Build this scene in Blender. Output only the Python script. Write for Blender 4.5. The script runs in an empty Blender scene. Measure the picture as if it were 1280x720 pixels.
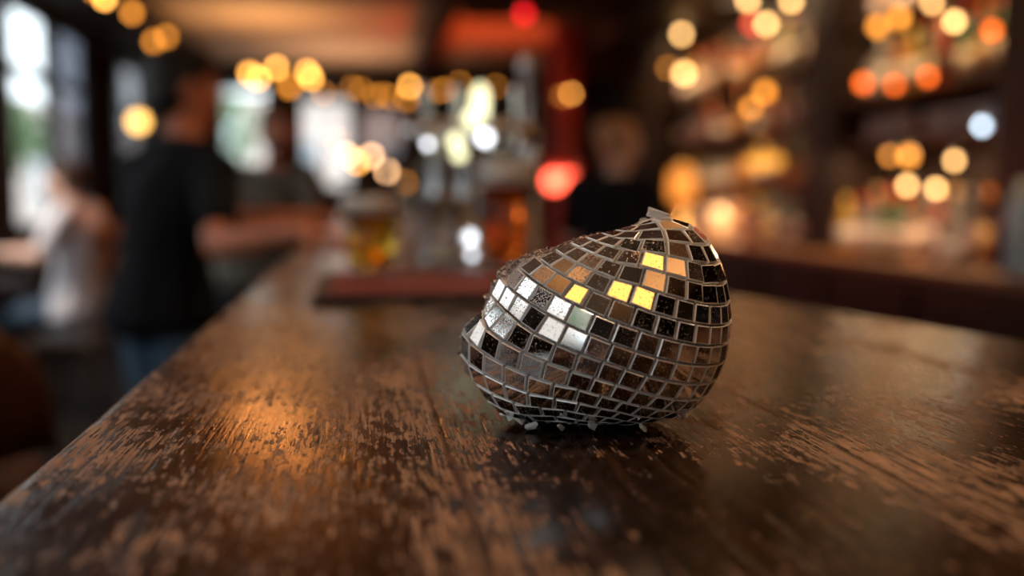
import bpy, bmesh, math, random
from mathutils import Vector, Matrix, Quaternion, noise

random.seed(7)
C = bpy.context.scene.collection
SC = bpy.context.scene
PI = math.pi

# ------------------------------------------------------------------ camera
BAR = 1.10                      # height of the bar top
H = 0.115                       # lens above the bar top
F = 35.0 / 36.0 * 1280.0        # focal length in pixels
CAM = Vector((0, 0, BAR + H))
pitch = math.atan(115 / F)
yaw = math.atan(188 * math.cos(pitch) / F)
cd = bpy.data.cameras.new('camera'); cam = bpy.data.objects.new('camera', cd); C.objects.link(cam)
cam.location = CAM
cam.rotation_euler = (PI / 2 - pitch, 0, -yaw)
cd.lens = 35; cd.sensor_width = 36; cd.clip_start = 0.02; cd.clip_end = 300
cd.dof.use_dof = True; cd.dof.aperture_fstop = 2.5; cd.dof.focus_distance = 0.455
SC.camera = cam
RM = cam.rotation_euler.to_matrix()

def ray(px, py):
    return (RM @ Vector(((px - 640) / F, (360 - py) / F, -1.0)))

def at(px, py, d):
    """the point seen at that pixel whose distance along the bar is d"""
    r = ray(px, py)
    return CAM + r * (d / r.y)

# ------------------------------------------------------------------ world, exposure
SC.view_settings.view_transform = 'Standard'
SC.view_settings.look = 'None'
SC.view_settings.exposure = 0.18
SC.view_settings.gamma = 1.0
SC.view_settings.use_curve_mapping = False
W = bpy.data.worlds.new('world'); SC.world = W; W.use_nodes = True
wn = W.node_tree.nodes; wl = W.node_tree.links
bg = wn['Background']; bg.inputs['Color'].default_value = (0.86, 0.94, 1.0, 1); bg.inputs['Strength'].default_value = 3.6
SC.cycles.use_denoising = True
SC.cycles.caustics_reflective = False
SC.cycles.caustics_refractive = False
SC.cycles.sample_clamp_indirect = 4.0
SC.cycles.max_bounces = 10
SC.cycles.use_adaptive_sampling = False

def light(name, kind, loc, energy, color, size=0.1, rot=(0, 0, 0), spot=None, sizey=None):
    l = bpy.data.lights.new(name, kind); l.energy = energy; l.color = color
    if kind == 'AREA':
        l.size = size
        if sizey: l.shape = 'RECTANGLE'; l.size_y = sizey
    elif kind in ('POINT', 'SPOT'):
        l.shadow_soft_size = size
        if kind == 'SPOT': l.spot_size = spot or 2.0; l.spot_blend = 0.8
    o = bpy.data.objects.new(name, l); o.location = loc; o.rotation_euler = rot
    C.objects.link(o)
    return o

# ------------------------------------------------------------------ materials
MATS = {}
def mat(name, col=(0.5, 0.5, 0.5), rough=0.5, metal=0.0, trans=0.0, emit=None, es=0.0, ior=1.45, coat=0.0, spec=0.5, alpha=1.0):
    if name in MATS: return MATS[name]
    m = bpy.data.materials.new(name); m.use_nodes = True
    b = m.node_tree.nodes['Principled BSDF']
    b.inputs['Base Color'].default_value = (*col, 1)
    b.inputs['Roughness'].default_value = rough
    b.inputs['Metallic'].default_value = metal
    b.inputs['Transmission Weight'].default_value = trans
    b.inputs['IOR'].default_value = ior
    b.inputs['Coat Weight'].default_value = coat
    b.inputs['Specular IOR Level'].default_value = spec
    if emit:
        b.inputs['Emission Color'].default_value = (*emit, 1); b.inputs['Emission Strength'].default_value = es
    MATS[name] = m
    return m

def N(m, t, **kw):
    n = m.node_tree.nodes.new(t)
    for k, v in kw.items():
        if k.startswith('i_'): n.inputs[k[2:].replace('_', ' ')].default_value = v
        else: setattr(n, k, v)
    return n

def varied(name, c1, c2, scale=8.0, rough=0.6, bump=0.0, stretch=(1, 1, 1), metal=0.0, detail=4.0, coat=0.0, bscale=None, spec=0.5):
    """two tones mixed by noise, with a matching bump"""
    if name in MATS: return MATS[name]
    m = mat(name, c1, rough, metal, coat=coat, spec=spec); nt = m.node_tree; L = nt.links; b = nt.nodes['Principled BSDF']
    tc = N(m, 'ShaderNodeTexCoord'); mp = N(m, 'ShaderNodeMapping'); mp.inputs['Scale'].default_value = stretch
    L.new(tc.outputs['Object'], mp.inputs['Vector'])
    no = N(m, 'ShaderNodeTexNoise', i_Scale=scale, i_Detail=detail, i_Roughness=0.6); L.new(mp.outputs[0], no.inputs['Vector'])
    rp = N(m, 'ShaderNodeValToRGB'); rp.color_ramp.elements[0].position = 0.35; rp.color_ramp.elements[1].position = 0.65
    rp.color_ramp.elements[0].color = (*c1, 1); rp.color_ramp.elements[1].color = (*c2, 1)
    L.new(no.outputs['Fac'], rp.inputs['Fac']); L.new(rp.outputs['Color'], b.inputs['Base Color'])
    if bump:
        n2 = N(m, 'ShaderNodeTexNoise', i_Scale=bscale or scale * 3, i_Detail=3.0); L.new(mp.outputs[0], n2.inputs['Vector'])
        bp = N(m, 'ShaderNodeBump', i_Strength=bump, i_Distance=0.01); L.new(n2.outputs['Fac'], bp.inputs['Height']); L.new(bp.outputs[0], b.inputs['Normal'])
    return m

def wood_bar():
    m = mat('worn varnished wood', (0.03, 0.015, 0.008), 0.3); nt = m.node_tree; L = nt.links; b = nt.nodes['Principled BSDF']
    tc = N(m, 'ShaderNodeTexCoord')
    def mapped(s, src=None, loc=(0, 0, 0)):
        mp = N(m, 'ShaderNodeMapping'); mp.inputs['Scale'].default_value = s; mp.inputs['Location'].default_value = loc
        L.new(src or tc.outputs['Object'], mp.inputs['Vector']); return mp.outputs[0]
    def noise_(vec, sc, det=3.0, ro=0.55, dist=0.0):
        n = N(m, 'ShaderNodeTexNoise', i_Scale=sc, i_Detail=det, i_Roughness=ro, i_Distortion=dist); L.new(vec, n.inputs['Vector']); return n.outputs['Fac']
    def math_(op, a, bb=None, clamp=False):
        n = N(m, 'ShaderNodeMath', operation=op, use_clamp=clamp)
        for i, v in enumerate((a, bb)):
            if v is None: continue
            if isinstance(v, (int, float)): n.inputs[i].default_value = v
            else: L.new(v, n.inputs[i])
        return n.outputs[0]
    def ramp(v, p0, p1, c0=(0, 0, 0), c1=(1, 1, 1)):
        r = N(m, 'ShaderNodeValToRGB'); e = r.color_ramp.elements
        e[0].position = p0; e[1].position = p1; e[0].color = (*c0, 1); e[1].color = (*c1, 1)
        L.new(v, r.inputs['Fac']); return r.outputs['Color']
    def mix(f, a, bb):
        n = N(m, 'ShaderNodeMix', data_type='RGBA')
        if isinstance(f, (int, float)): n.inputs[0].default_value = f
        else: L.new(f, n.inputs[0])
        for i, v in ((6, a), (7, bb)):
            if isinstance(v, tuple): n.inputs[i].default_value = (*v, 1)
            else: L.new(v, n.inputs[i])
        return n.outputs[2]
    # a slow wander so that the grain is not ruler straight
    wob = N(m, 'ShaderNodeTexNoise', i_Scale=3.0, i_Detail=2.0); L.new(mapped((2, 1, 1)), wob.inputs['Vector'])
    sub = N(m, 'ShaderNodeVectorMath', operation='SUBTRACT'); L.new(wob.outputs['Color'], sub.inputs[0]); sub.inputs[1].default_value = (0.5, 0.5, 0.5)
    scl = N(m, 'ShaderNodeVectorMath', operation='MULTIPLY'); L.new(sub.outputs[0], scl.inputs[0]); scl.inputs[1].default_value = (0.010, 0, 0)
    add = N(m, 'ShaderNodeVectorMath', operation='ADD'); L.new(tc.outputs['Object'], add.inputs[0]); L.new(scl.outputs[0], add.inputs[1])
    gv = add.outputs[0]
    grain = noise_(mapped((1, 0.022, 0.3), gv), 850, 3, 0.65)            # fine fibres about a millimetre wide
    grain2 = noise_(mapped((1, 0.035, 0.3), gv), 480, 3, 0.65)
    broad = noise_(mapped((1, 0.10, 1), gv), 26, 4, 0.6)
    patch = noise_(mapped((1, 0.5, 1)), 13, 4, 0.65)                    # where the varnish has gone
    chips = noise_(mapped((1, 0.085, 1), gv, (3, 1, 0)), 430, 3, 0.6)
    flake = noise_(mapped((1, 0.30, 1), gv, (5, 2, 0)), 190, 5, 0.75)
    base = mix(ramp(broad, 0.32, 0.7), (0.005, 0.0025, 0.0015), (0.020, 0.0085, 0.004))
    base = mix(math_('MULTIPLY', ramp(grain, 0.50, 0.68), 0.65), base, (0.085, 0.040, 0.021))
    sx = N(m, 'ShaderNodeSeparateXYZ'); L.new(tc.outputs['Object'], sx.inputs[0])
    fr = math_('FRACT', math_('DIVIDE', math_('ADD', sx.outputs['X'], 0.1396), 0.177))
    dist = math_('ABSOLUTE', math_('SUBTRACT', fr, 0.5))
    thr = math_('ADD', math_('ADD', math_('MULTIPLY', patch, 0.42), math_('MULTIPLY', chips, 0.65)), math_('MULTIPLY', flake, 0.6))
    thr = math_('ADD', thr, math_('MULTIPLY', ramp(dist, 0.36, 0.49), 0.055))
    fib = noise_(mapped((1, 0.030, 1), gv, (7, 3, 0)), 620, 3, 0.6)
    wide = ramp(math_('ADD', math_('ADD', math_('MULTIPLY', patch, 0.5), math_('MULTIPLY', flake, 0.6)), math_('MULTIPLY', ramp(dist, 0.36, 0.49), 0.06)), 0.572, 0.602)
    w1 = math_('MULTIPLY', wide, ramp(fib, 0.48, 0.54))
    w1 = math_('MAXIMUM', w1, ramp(thr, 0.925, 0.955))
    worn = mix(ramp(grain, 0.3, 0.7), (0.16, 0.085, 0.05), (0.58, 0.37, 0.245))
    col = mix(math_('MULTIPLY', w1, 0.9), base, worn)
    # dark pits and long dark cracks
    pits = ramp(noise_(mapped((1, 0.03, 1), gv, (9, 4, 0)), 300, 2, 0.5), 0.62, 0.70)
    col = mix(math_('MULTIPLY', pits, 0.8), col, (0.006, 0.003, 0.002))
    # cross scratches
    sv = N(m, 'ShaderNodeMapping'); sv.inputs['Rotation'].default_value = (0, 0, 0.9); sv.inputs['Scale'].default_value = (0.05, 1, 1); L.new(tc.outputs['Object'], sv.inputs['Vector'])
    scr = ramp(noise_(sv.outputs[0], 210, 2, 0.4), 0.70, 0.74)
    scr = math_('MULTIPLY', scr, ramp(noise_(mapped((1, 1, 1)), 9, 2), 0.46, 0.56))
    col = mix(math_('MULTIPLY', scr, 0.8), col, (0.2, 0.12, 0.075))
    # plank seams
    seam = ramp(dist, 0.490, 0.497)
    sfl = N(m, 'ShaderNodeMath', operation='FLOOR'); L.new(math_('DIVIDE', math_('ADD', sx.outputs['X'], 0.1396), 0.177), sfl.inputs[0])
    wn_ = N(m, 'ShaderNodeTexWhiteNoise', noise_dimensions='1D'); L.new(sfl.outputs[0], wn_.inputs['W'])
    col = mix(seam, col, (0.004, 0.002, 0.0015))
    nearseam = ramp(math_('ADD', dist, math_('MULTIPLY', math_('SUBTRACT', grain2, 0.5), 0.05)), 0.478, 0.490)
    col = mix(math_('MULTIPLY', math_('MULTIPLY', nearseam, ramp(grain, .35, .6)), 0.6), col, (0.13, 0.07, 0.04))
    L.new(col, b.inputs['Base Color'])
    rg = mix(w1, (0.13, 0.13, 0.13), (0.6, 0.6, 0.6))
    rg = mix(math_('MULTIPLY', ramp(patch, 0.35, 0.7), 0.4), rg, (0.30, 0.30, 0.30))
    L.new(rg, b.inputs['Roughness'])
    hgt = math_('ADD', math_('MULTIPLY', grain2, 0.5), math_('MULTIPLY', grain, 0.3))
    hgt = math_('SUBTRACT', hgt, math_('MULTIPLY', w1, 0.35))
    hgt = math_('SUBTRACT', hgt, math_('MULTIPLY', pits, 0.5))
    hgt = math_('SUBTRACT', hgt, math_('MULTIPLY', seam, 1.2))
    bp = N(m, 'ShaderNodeBump', i_Strength=0.8, i_Distance=0.0006); L.new(hgt, bp.inputs['Height'])
    L.new(bp.outputs[0], b.inputs['Normal'])
    b.inputs['Specular IOR Level'].default_value = 0.12
    return m

def mirror_mat():
    m = mat('mirror glass', (0.80, 0.80, 0.80), 0.04, 1.0); nt = m.node_tree; L = nt.links; b = nt.nodes['Principled BSDF']
    tc = N(m, 'ShaderNodeTexCoord')
    at_ = N(m, 'ShaderNodeAttribute', attribute_name='dust')
    n1 = N(m, 'ShaderNodeTexNoise', i_Scale=1150.0, i_Detail=2.0, i_Roughness=0.7); L.new(tc.outputs['Object'], n1.inputs['Vector'])
    n0 = N(m, 'ShaderNodeTexNoise', i_Scale=60.0, i_Detail=3.0); L.new(tc.outputs['Object'], n0.inputs['Vector'])
    # threshold falls as the dust attribute rises
    s1 = N(m, 'ShaderNodeMath', operation='MULTIPLY_ADD'); L.new(at_.outputs['Fac'], s1.inputs[0]); s1.inputs[1].default_value = 0.26; L.new(n1.outputs['Fac'], s1.inputs[2])
    s2 = N(m, 'ShaderNodeMath', operation='MULTIPLY_ADD'); L.new(n0.outputs['Fac'], s2.inputs[0]); s2.inputs[1].default_value = 0.14; L.new(s1.outputs[0], s2.inputs[2])
    rp = N(m, 'ShaderNodeValToRGB'); rp.color_ramp.elements[0].position = 0.69; rp.color_ramp.elements[1].position = 0.75; L.new(s2.outputs[0], rp.inputs['Fac'])
    mx = N(m, 'ShaderNodeMix', data_type='RGBA'); L.new(rp.outputs[0], mx.inputs[0]); mx.inputs[6].default_value = (0.74, 0.73, 0.71, 1); mx.inputs[7].default_value = (0.40, 0.29, 0.24, 1)
    L.new(mx.outputs[2], b.inputs['Base Color'])
    iv = N(m, 'ShaderNodeMath', operation='MULTIPLY_ADD'); L.new(rp.outputs[0], iv.inputs[0]); iv.inputs[1].default_value = -0.6; iv.inputs[2].default_value = 1.0
    L.new(iv.outputs[0], b.inputs['Metallic'])
    rr = N(m, 'ShaderNodeMath', operation='MULTIPLY_ADD'); L.new(rp.outputs[0], rr.inputs[0]); rr.inputs[1].default_value = 0.4; rr.inputs[2].default_value = 0.035
    L.new(rr.outputs[0], b.inputs['Roughness'])
    nb = N(m, 'ShaderNodeTexNoise', i_Scale=45.0, i_Detail=1.0); L.new(tc.outputs['Object'], nb.inputs['Vector'])
    bp = N(m, 'ShaderNodeBump', i_Strength=0.05, i_Distance=0.002); L.new(nb.outputs['Fac'], bp.inputs['Height']); L.new(bp.outputs[0], b.inputs['Normal'])
    return m

def glitter_mat(name, c1, c2, c3, scale=900, metal=.85):
    m = mat(name, c1, 0.3, metal); nt = m.node_tree; L = nt.links; b = nt.nodes['Principled BSDF']
    tc = N(m, 'ShaderNodeTexCoord')
    v = N(m, 'ShaderNodeTexVoronoi', i_Scale=float(scale)); L.new(tc.outputs['Object'], v.inputs['Vector'])
    n = N(m, 'ShaderNodeTexNoise', i_Scale=120.0, i_Detail=4.0); L.new(tc.outputs['Object'], n.inputs['Vector'])
    sx = N(m, 'ShaderNodeSeparateXYZ'); L.new(v.outputs['Color'], sx.inputs[0])
    ad = N(m, 'ShaderNodeMath', operation='MULTIPLY_ADD'); L.new(n.outputs['Fac'], ad.inputs[0]); ad.inputs[1].default_value = 0.6; L.new(sx.outputs[0], ad.inputs[2])
    dv = N(m, 'ShaderNodeMath', operation='MULTIPLY'); L.new(ad.outputs[0], dv.inputs[0]); dv.inputs[1].default_value = 0.66
    rp = N(m, 'ShaderNodeValToRGB'); e = rp.color_ramp.elements; e[0].position = 0.25; e[0].color = (*c1, 1); e[1].position = 0.9; e[1].color = (*c3, 1)
    k = e.new(0.6); k.color = (*c2, 1)
    L.new(dv.outputs[0], rp.inputs['Fac']); L.new(rp.outputs[0], b.inputs['Base Color'])
    bp = N(m, 'ShaderNodeBump', i_Strength=0.9, i_Distance=0.0012); L.new(v.outputs['Distance'], bp.inputs['Height'])
    n3 = N(m, 'ShaderNodeVectorMath', operation='SUBTRACT'); L.new(v.outputs['Color'], n3.inputs[0]); n3.inputs[1].default_value = (0.5, 0.5, 0.5)
    n4 = N(m, 'ShaderNodeVectorMath', operation='SCALE'); L.new(n3.outputs[0], n4.inputs[0]); n4.inputs['Scale'].default_value = 0.9
    n5 = N(m, 'ShaderNodeVectorMath', operation='ADD'); L.new(n4.outputs[0], n5.inputs[0]); L.new(bp.outputs[0], n5.inputs[1])
    n6 = N(m, 'ShaderNodeVectorMath', operation='NORMALIZE'); L.new(n5.outputs[0], n6.inputs[0])
    L.new(n6.outputs[0], b.inputs['Normal'])
    return m

def pane_mat(name='window glass', tint=(0.95, 0.97, 0.97)):
    if name in MATS: return MATS[name]
    m = bpy.data.materials.new(name); m.use_nodes = True; nt = m.node_tree; nt.nodes.clear(); L = nt.links
    o = N(m, 'ShaderNodeOutputMaterial'); t = N(m, 'ShaderNodeBsdfTransparent'); t.inputs[0].default_value = (*tint, 1)
    g = N(m, 'ShaderNodeBsdfGlossy'); g.inputs['Roughness'].default_value = 0.02
    lw = N(m, 'ShaderNodeLayerWeight', i_Blend=0.5); pw = N(m, 'ShaderNodeMath', operation='POWER'); pw.inputs[1].default_value = 5.0
    L.new(lw.outputs['Facing'], pw.inputs[0]); fr = N(m, 'ShaderNodeMath', operation='MULTIPLY_ADD'); L.new(pw.outputs[0], fr.inputs[0]); fr.inputs[1].default_value = 0.6; fr.inputs[2].default_value = 0.03
    mx = N(m, 'ShaderNodeMixShader')
    L.new(fr.outputs[0], mx.inputs[0]); L.new(t.outputs[0], mx.inputs[1]); L.new(g.outputs[0], mx.inputs[2]); L.new(mx.outputs[0], o.inputs[0])
    MATS[name] = m; return m

M_GLASS = pane_mat('clear drinking glass', (0.97, 0.98, 0.98))
M_BAR = wood_bar()
M_MIRROR = mirror_mat()
M_GLIT = glitter_mat('silver glitter grout', (0.30, 0.27, 0.25), (0.68, 0.65, 0.62), (0.98, 0.96, 0.94), 1500, .3)
M_RIM = glitter_mat('rough coppery glitter', (0.07, 0.04, 0.03), (0.38, 0.26, 0.21), (0.95, 0.85, 0.78), 1100)
M_EDGE = mat('cut glass edge', (0.96, 0.95, 0.93), 0.25, 0.25)
M_SHARD = mat('clear glass shard', (0.95, 0.97, 0.97), 0.08, 0.0, 0.35, ior=1.5)
M_DWOOD = varied('dark stained wood', (0.012, 0.006, 0.004), (0.026, 0.012, 0.007), 9, 0.5, 0.15, (1, 1, 0.15), spec=0.3)
M_MWOOD = varied('brown oiled wood', (0.05, 0.022, 0.011), (0.09, 0.042, 0.02), 7, 0.4, 0.1, (1, 0.12, 1))
M_WALL = varied('dark brown plaster wall', (0.020, 0.011, 0.007), (0.034, 0.019, 0.012), 4, 0.8, 0.1)
M_CEIL = varied('tan painted ceiling', (0.60, 0.42, 0.29), (0.66, 0.47, 0.33), 2.5, 0.75, 0.05)
M_FLOOR = varied('dark floorboards', (0.007, 0.004, 0.003), (0.013, 0.008, 0.005), 6, 0.85, 0.1, (1, 0.1, 1), spec=0.2)
M_FRAME = mat('black window frame', (0.012, 0.010, 0.010), 0.4)
M_CHROME = varied('polished chrome', (0.80, 0.79, 0.78), (0.7, 0.7, 0.7), 20, 0.27, 0.0, metal=1.0)
M_BRASS = varied('brushed brass', (0.75, 0.5, 0.2), (0.6, 0.38, 0.15), 20, 0.28, 0.0, metal=1.0)
M_BLACK = varied('black painted metal', (0.012, 0.012, 0.012), (0.02, 0.02, 0.02), 30, 0.45)

M_SKIN = varied('warm skin', (0.62, 0.20, 0.10), (0.70, 0.25, 0.13), 12, 0.5, 0.05)
M_PALESKIN = varied('pale skin', (0.66, 0.40, 0.30), (0.72, 0.46, 0.36), 12, 0.5, 0.05)
M_EYE = mat('eye white', (0.8, 0.78, 0.75), 0.2)
M_IRIS = mat('dark iris', (0.03, 0.018, 0.01), 0.15)
M_LIP = mat('lips', (0.42, 0.14, 0.11), 0.45)

# ------------------------------------------------------------------ helpers
def link(name, bm, m, parent=None, smooth=False):
    bmesh.ops.recalc_face_normals(bm, faces=bm.faces)
    me = bpy.data.meshes.new(name); bm.to_mesh(me); bm.free()
    for x in (m if isinstance(m, (list, tuple)) else [m]): me.materials.append(x)
    if smooth:
        for p in me.polygons: p.use_smooth = True
    o = bpy.data.objects.new(name, me); C.objects.link(o)
    if parent: o.parent = parent
    return o

def empty(name, loc=(0, 0, 0), rz=0.0):
    o = bpy.data.objects.new(name, None); C.objects.link(o); o.location = loc; o.rotation_euler = (0, 0, rz); o.empty_display_size = 0.05
    return o

def tag(o, label=None, cat=None, group=None, kind=None):
    if label: o['label'] = label
    if cat: o['category'] = cat
    if group: o['group'] = group
    if kind: o['kind'] = kind
    return o

def box(bm, a, b, bev=0.0, mi=0, mtx=None):
    v = [bm.verts.new((x, y, z)) for z in (a[2], b[2]) for y in (a[1], b[1]) for x in (a[0], b[0])]
    fs = [bm.faces.new([v[i] for i in f]) for f in ((0, 2, 3, 1), (4, 5, 7, 6), (0, 1, 5, 4), (2, 6, 7, 3), (0, 4, 6, 2), (1, 3, 7, 5))]
    for f in fs: f.material_index = mi
    if bev:
        es = list({e for f in fs for e in f.edges})
        r = bmesh.ops.bevel(bm, geom=es, offset=bev, segments=2, affect='EDGES', profile=0.5)
        vs = set(v for f in r['faces'] for v in f.verts) | {x for x in v if x.is_valid}
    else: vs = set(v)
    if mtx: bmesh.ops.transform(bm, matrix=mtx, verts=[x for x in vs if x.is_valid])

def lathe(bm, prof, n=24, loc=(0, 0, 0), mi=0, sx=1.0, sy=1.0):
    """profile of (r, z) turned about z; r=0 ends close"""
    rings = []
    for r, z in prof:
        if r < 1e-6: rings.append([bm.verts.new((loc[0], loc[1], loc[2] + z))])
        else: rings.append([bm.verts.new((loc[0] + r * sx * math.cos(2 * PI * k / n), loc[1] + r * sy * math.sin(2 * PI * k / n), loc[2] + z)) for k in range(n)])
    for a, b in zip(rings, rings[1:]):
        for k in range(n):
            k2 = (k + 1) % n
            if len(a) == 1 and len(b) == 1: continue
            if len(a) == 1: f = bm.faces.new((a[0], b[k2], b[k]))
            elif len(b) == 1: f = bm.faces.new((a[k], a[k2], b[0]))
            else: f = bm.faces.new((a[k], a[k2], b[k2], b[k]))
            f.material_index = mi; f.smooth = True

def tube(bm, pts, r, n=10, mi=0):
    pts = [Vector(p) for p in pts]; rr = r if isinstance(r, (list, tuple)) else [r] * len(pts)
    rings = []
    up = Vector((0, 0, 1))
    for i, p in enumerate(pts):
        t = (pts[min(i + 1, len(pts) - 1)] - pts[max(i - 1, 0)]).normalized()
        u = t.cross(up)
        if u.length < 1e-3: u = t.cross(Vector((0, 1, 0)))
        u.normalize(); w = t.cross(u).normalized()
        rings.append([bm.verts.new(p + (u * math.cos(2 * PI * k / n) + w * math.sin(2 * PI * k / n)) * rr[i]) for k in range(n)])
    for a, b in zip(rings, rings[1:]):
        for k in range(n):
            f = bm.faces.new((a[k], a[(k + 1) % n], b[(k + 1) % n], b[k])); f.material_index = mi; f.smooth = True
    bm.faces.new(rings[0][::-1]).material_index = mi; bm.faces.new(rings[-1]).material_index = mi

def ball_(bm, c, r, sub=2, mi=0, sc=(1, 1, 1)):
    mt = Matrix.Translation(c) @ Matrix.Diagonal((*sc, 1))
    g = bmesh.ops.create_icosphere(bm, subdivisions=sub, radius=r, matrix=mt)
    for v in g['verts']:
        for f in v.link_faces: f.smooth = True; f.material_index = mi

def copy_tree(o, parent=None):
    c = o.copy(); C.objects.link(c); c.parent = parent
    for ch in o.children: copy_tree(ch, c)
    return c

# ------------------------------------------------------------------ room shell
XL, XR, YB, YF, ZC = -2.6, 2.85, -4.5, 14.0, 2.9
def struct(o): o['kind'] = 'structure'; return o
bm = bmesh.new(); box(bm, (XL - 0.3, YB - 0.3, -0.12), (XR + 0.3, YF + 0.3, 0)); struct(link('floor', bm, M_FLOOR))
bm = bmesh.new(); box(bm, (XL - 0.3, YB - 0.3, ZC), (XR + 0.3, YF + 0.3, ZC + 0.15)); struct(link('ceiling', bm, M_CEIL))
bm = bmesh.new(); box(bm, (XR, YB - 0.3, 0), (XR + 0.25, YF + 0.3, ZC)); struct(link('wall_right', bm, M_WALL))
bm = bmesh.new(); box(bm, (XL - 0.3, YB - 0.25, 0), (XR + 0.25, YB, ZC)); struct(link('wall_behind', bm, M_WALL))
# left wall with its windows (along y): openings from sill to head
openL = [(-3.9, -2.8), (-2.5, -1.4), (-0.75, 0.25), (0.55, 1.55), (2.3, 3.3), (3.6, 4.6), (4.85, 5.9), (6.1, 7.1), (8.1, 9.15), (9.28, 10.3), (11.6, 12.8)]
SILL, HEAD = 0.95, 2.72
bm = bmesh.new()
box(bm, (XL - 0.09, YB, 0), (XL, YF, SILL)); box(bm, (XL - 0.09, YB, HEAD), (XL, YF, ZC))
y0 = YB
for a, b in openL + [(YF, YF)]:
    if a > y0: box(bm, (XL - 0.09, y0, SILL), (XL, a, HEAD))
    y0 = b
struct(link('wall_left', bm, M_WALL))
PANE = pane_mat()
SHADE = pane_mat('grey dimmed pane', (0.30, 0.31, 0.34))  # tint stands in for a dimmer view outside
HALFDIM = pane_mat('half dimmed pane', (0.45, 0.45, 0.46)); PINKDIM = pane_mat('pinkish dimmed pane', (0.52, 0.47, 0.46))  # these tints too only darken the daylight coming through
wi = 0
def window(a, b, axis, pos, z0, z1, trz=2.2, sh=PANE, cols=1):
    """frame, transom and pane of one window; axis 'y' sits in the left wall, 'x' in the far wall"""
    global wi; wi += 1
    def P(u, w, z): return (pos + w, u, z) if axis == 'y' else (u, pos + w, z)
    def bx(bm, u0, u1, w0, w1, z0_, z1_):
        p, q = P(u0, w0, z0_), P(u1, w1, z1_)
        box(bm, tuple(map(min, p, q)), tuple(map(max, p, q)))
    bm = bmesh.new(); t = 0.05
    bx(bm, a, b, -.035, .035, z0, z0 + t); bx(bm, a, b, -.035, .035, z1 - t, z1)
    bx(bm, a, a + t, -.035, .035, z0 + t, z1 - t); bx(bm, b - t, b, -.035, .035, z0 + t, z1 - t)
    if trz: bx(bm, a + t, b - t, -.035, .035, trz - .04, trz + .04)
    for k in range(1, cols):
        u = a + (b - a) * k / cols; bx(bm, u - .02, u + .02, -.03, .03, z0 + t, (trz or z1) - t)
    fr = struct(link('window_%d' % wi, bm, M_FRAME))
    bm = bmesh.new(); bx(bm, a + t, b - t, -.003, .003, z0 + t, z1 - t)
    link('pane', bm, sh, fr)
    return fr
for i, (a, b) in enumerate(openL):
    window(a, b, 'y', XL - 0.045, SILL, HEAD, 2.2, SHADE if i == 9 else (HALFDIM if i == 10 else PANE))
# far wall, windows placed where the photo shows the bright openings
farw = [(at(272, 0, YF).x, at(332, 0, YF).x, 1.42, 2.68), (at(372, 0, YF).x, at(438, 0, YF).x, 1.30, 2.56), (at(446, 0, YF).x, at(502, 0, YF).x, 1.70, 2.44)]
bm = bmesh.new()
x0 = XL - .25
for a, b, z0, z1 in farw + [(XR + .25, XR + .25, 0, 0)]:
    box(bm, (x0, YF, 0), (a, YF + .09, ZC))
    if b > a:
        box(bm, (a, YF, 0), (b, YF + .09, z0)); box(bm, (a, YF, z1), (b, YF + .09, ZC))
    x0 = b
struct(link('wall_far', bm, M_WALL))
for k_, (a, b, z0, z1) in enumerate(farw): window(a, b, 'x', YF + .045, z0, z1, None, (PANE, PANE, PINKDIM)[k_], (1, 2, 1)[k_])
# beams
tn = 0
def beam(a, b, m=M_DWOOD):
    global tn; tn += 1
    bm = bmesh.new(); box(bm, a, b, 0.01); return struct(link('trim_%d' % tn, bm, m))
beam((-2.28, YB, 2.70), (-1.78, 13.9, ZC))                # long beam on the window side
beam((0.62, YB, 2.66), (0.80, 13.9, ZC))                  # long beam over the bar
beam((0.81, 7.5, 2.60), (2.84, 8.0, ZC)); beam((-1.77, 13.4, 2.62), (0.61, 13.9, ZC))
beam((-1.77, 7.5, 2.72), (0.61, 7.8, ZC))
beam((2.05, YB, 2.5), (2.84, 7.49, ZC))                    # bulkhead over the back bar
beam((2.05, 8.01, 2.5), (2.84, 13.9, ZC))
for y, xx in ((10.6, XL),): beam((xx + .005, y, 0.0), (xx + .19, y + .28, 2.69))
# the street outside
M_PAVE = varied('pale pavement', (0.42, 0.40, 0.38), (0.5, 0.48, 0.45), 2, 0.8)
bm = bmesh.new(); box(bm, (-40, -30, -0.3), (40, 60, -0.14)); struct(link('pavement', bm, M_PAVE))
M_FAC = varied('pale rendered facade', (0.60, 0.49, 0.44), (0.70, 0.61, 0.57), 0.4, 0.8)
def facade(name, a, b, lab, m):
    """a street building: wall, cornice and rows of recessed windows"""
    o = empty(name, ((a[0] + b[0]) / 2, (a[1] + b[1]) / 2, -0.14))
    lx, ly, lz = (b[0] - a[0]) / 2, (b[1] - a[1]) / 2, b[2]
    bm = bmesh.new(); box(bm, (-lx, -ly, 0), (lx, ly, lz)); link('wall', bm, m, o)
    bm = bmesh.new(); box(bm, (-lx - .15, -ly - .15, lz), (lx + .15, ly + .15, lz + .25)); link('cornice', bm, m, o)
    front_x = lx < ly
    n = int((ly if front_x else lx) * 2 / 2.6)
    for k in range(n):
        u = -(ly if front_x else lx) + 1.4 + 2.6 * k
        bm = bmesh.new()
        if front_x: box(bm, (lx - .01, u - .5, 1.2), (lx + .05, u + .5, 2.7))
        else: box(bm, (u - .5, -ly - .05, 1.2), (u + .5, -ly + .01, 2.7))
        link('window', bm, mat('dim street window', (0.25, 0.3, 0.34), 0.1), o)
    tag(o, lab, 'building')
facade('street_building', (-12, -8, 0), (-9, 46, 3.7), 'low pale rendered building across the street outside the side windows', M_FAC)
facade('street_building', (-3, 26, 0), (4, 29, 3.6), 'low pale building beyond the bright windows in the end wall', M_FAC)
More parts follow.
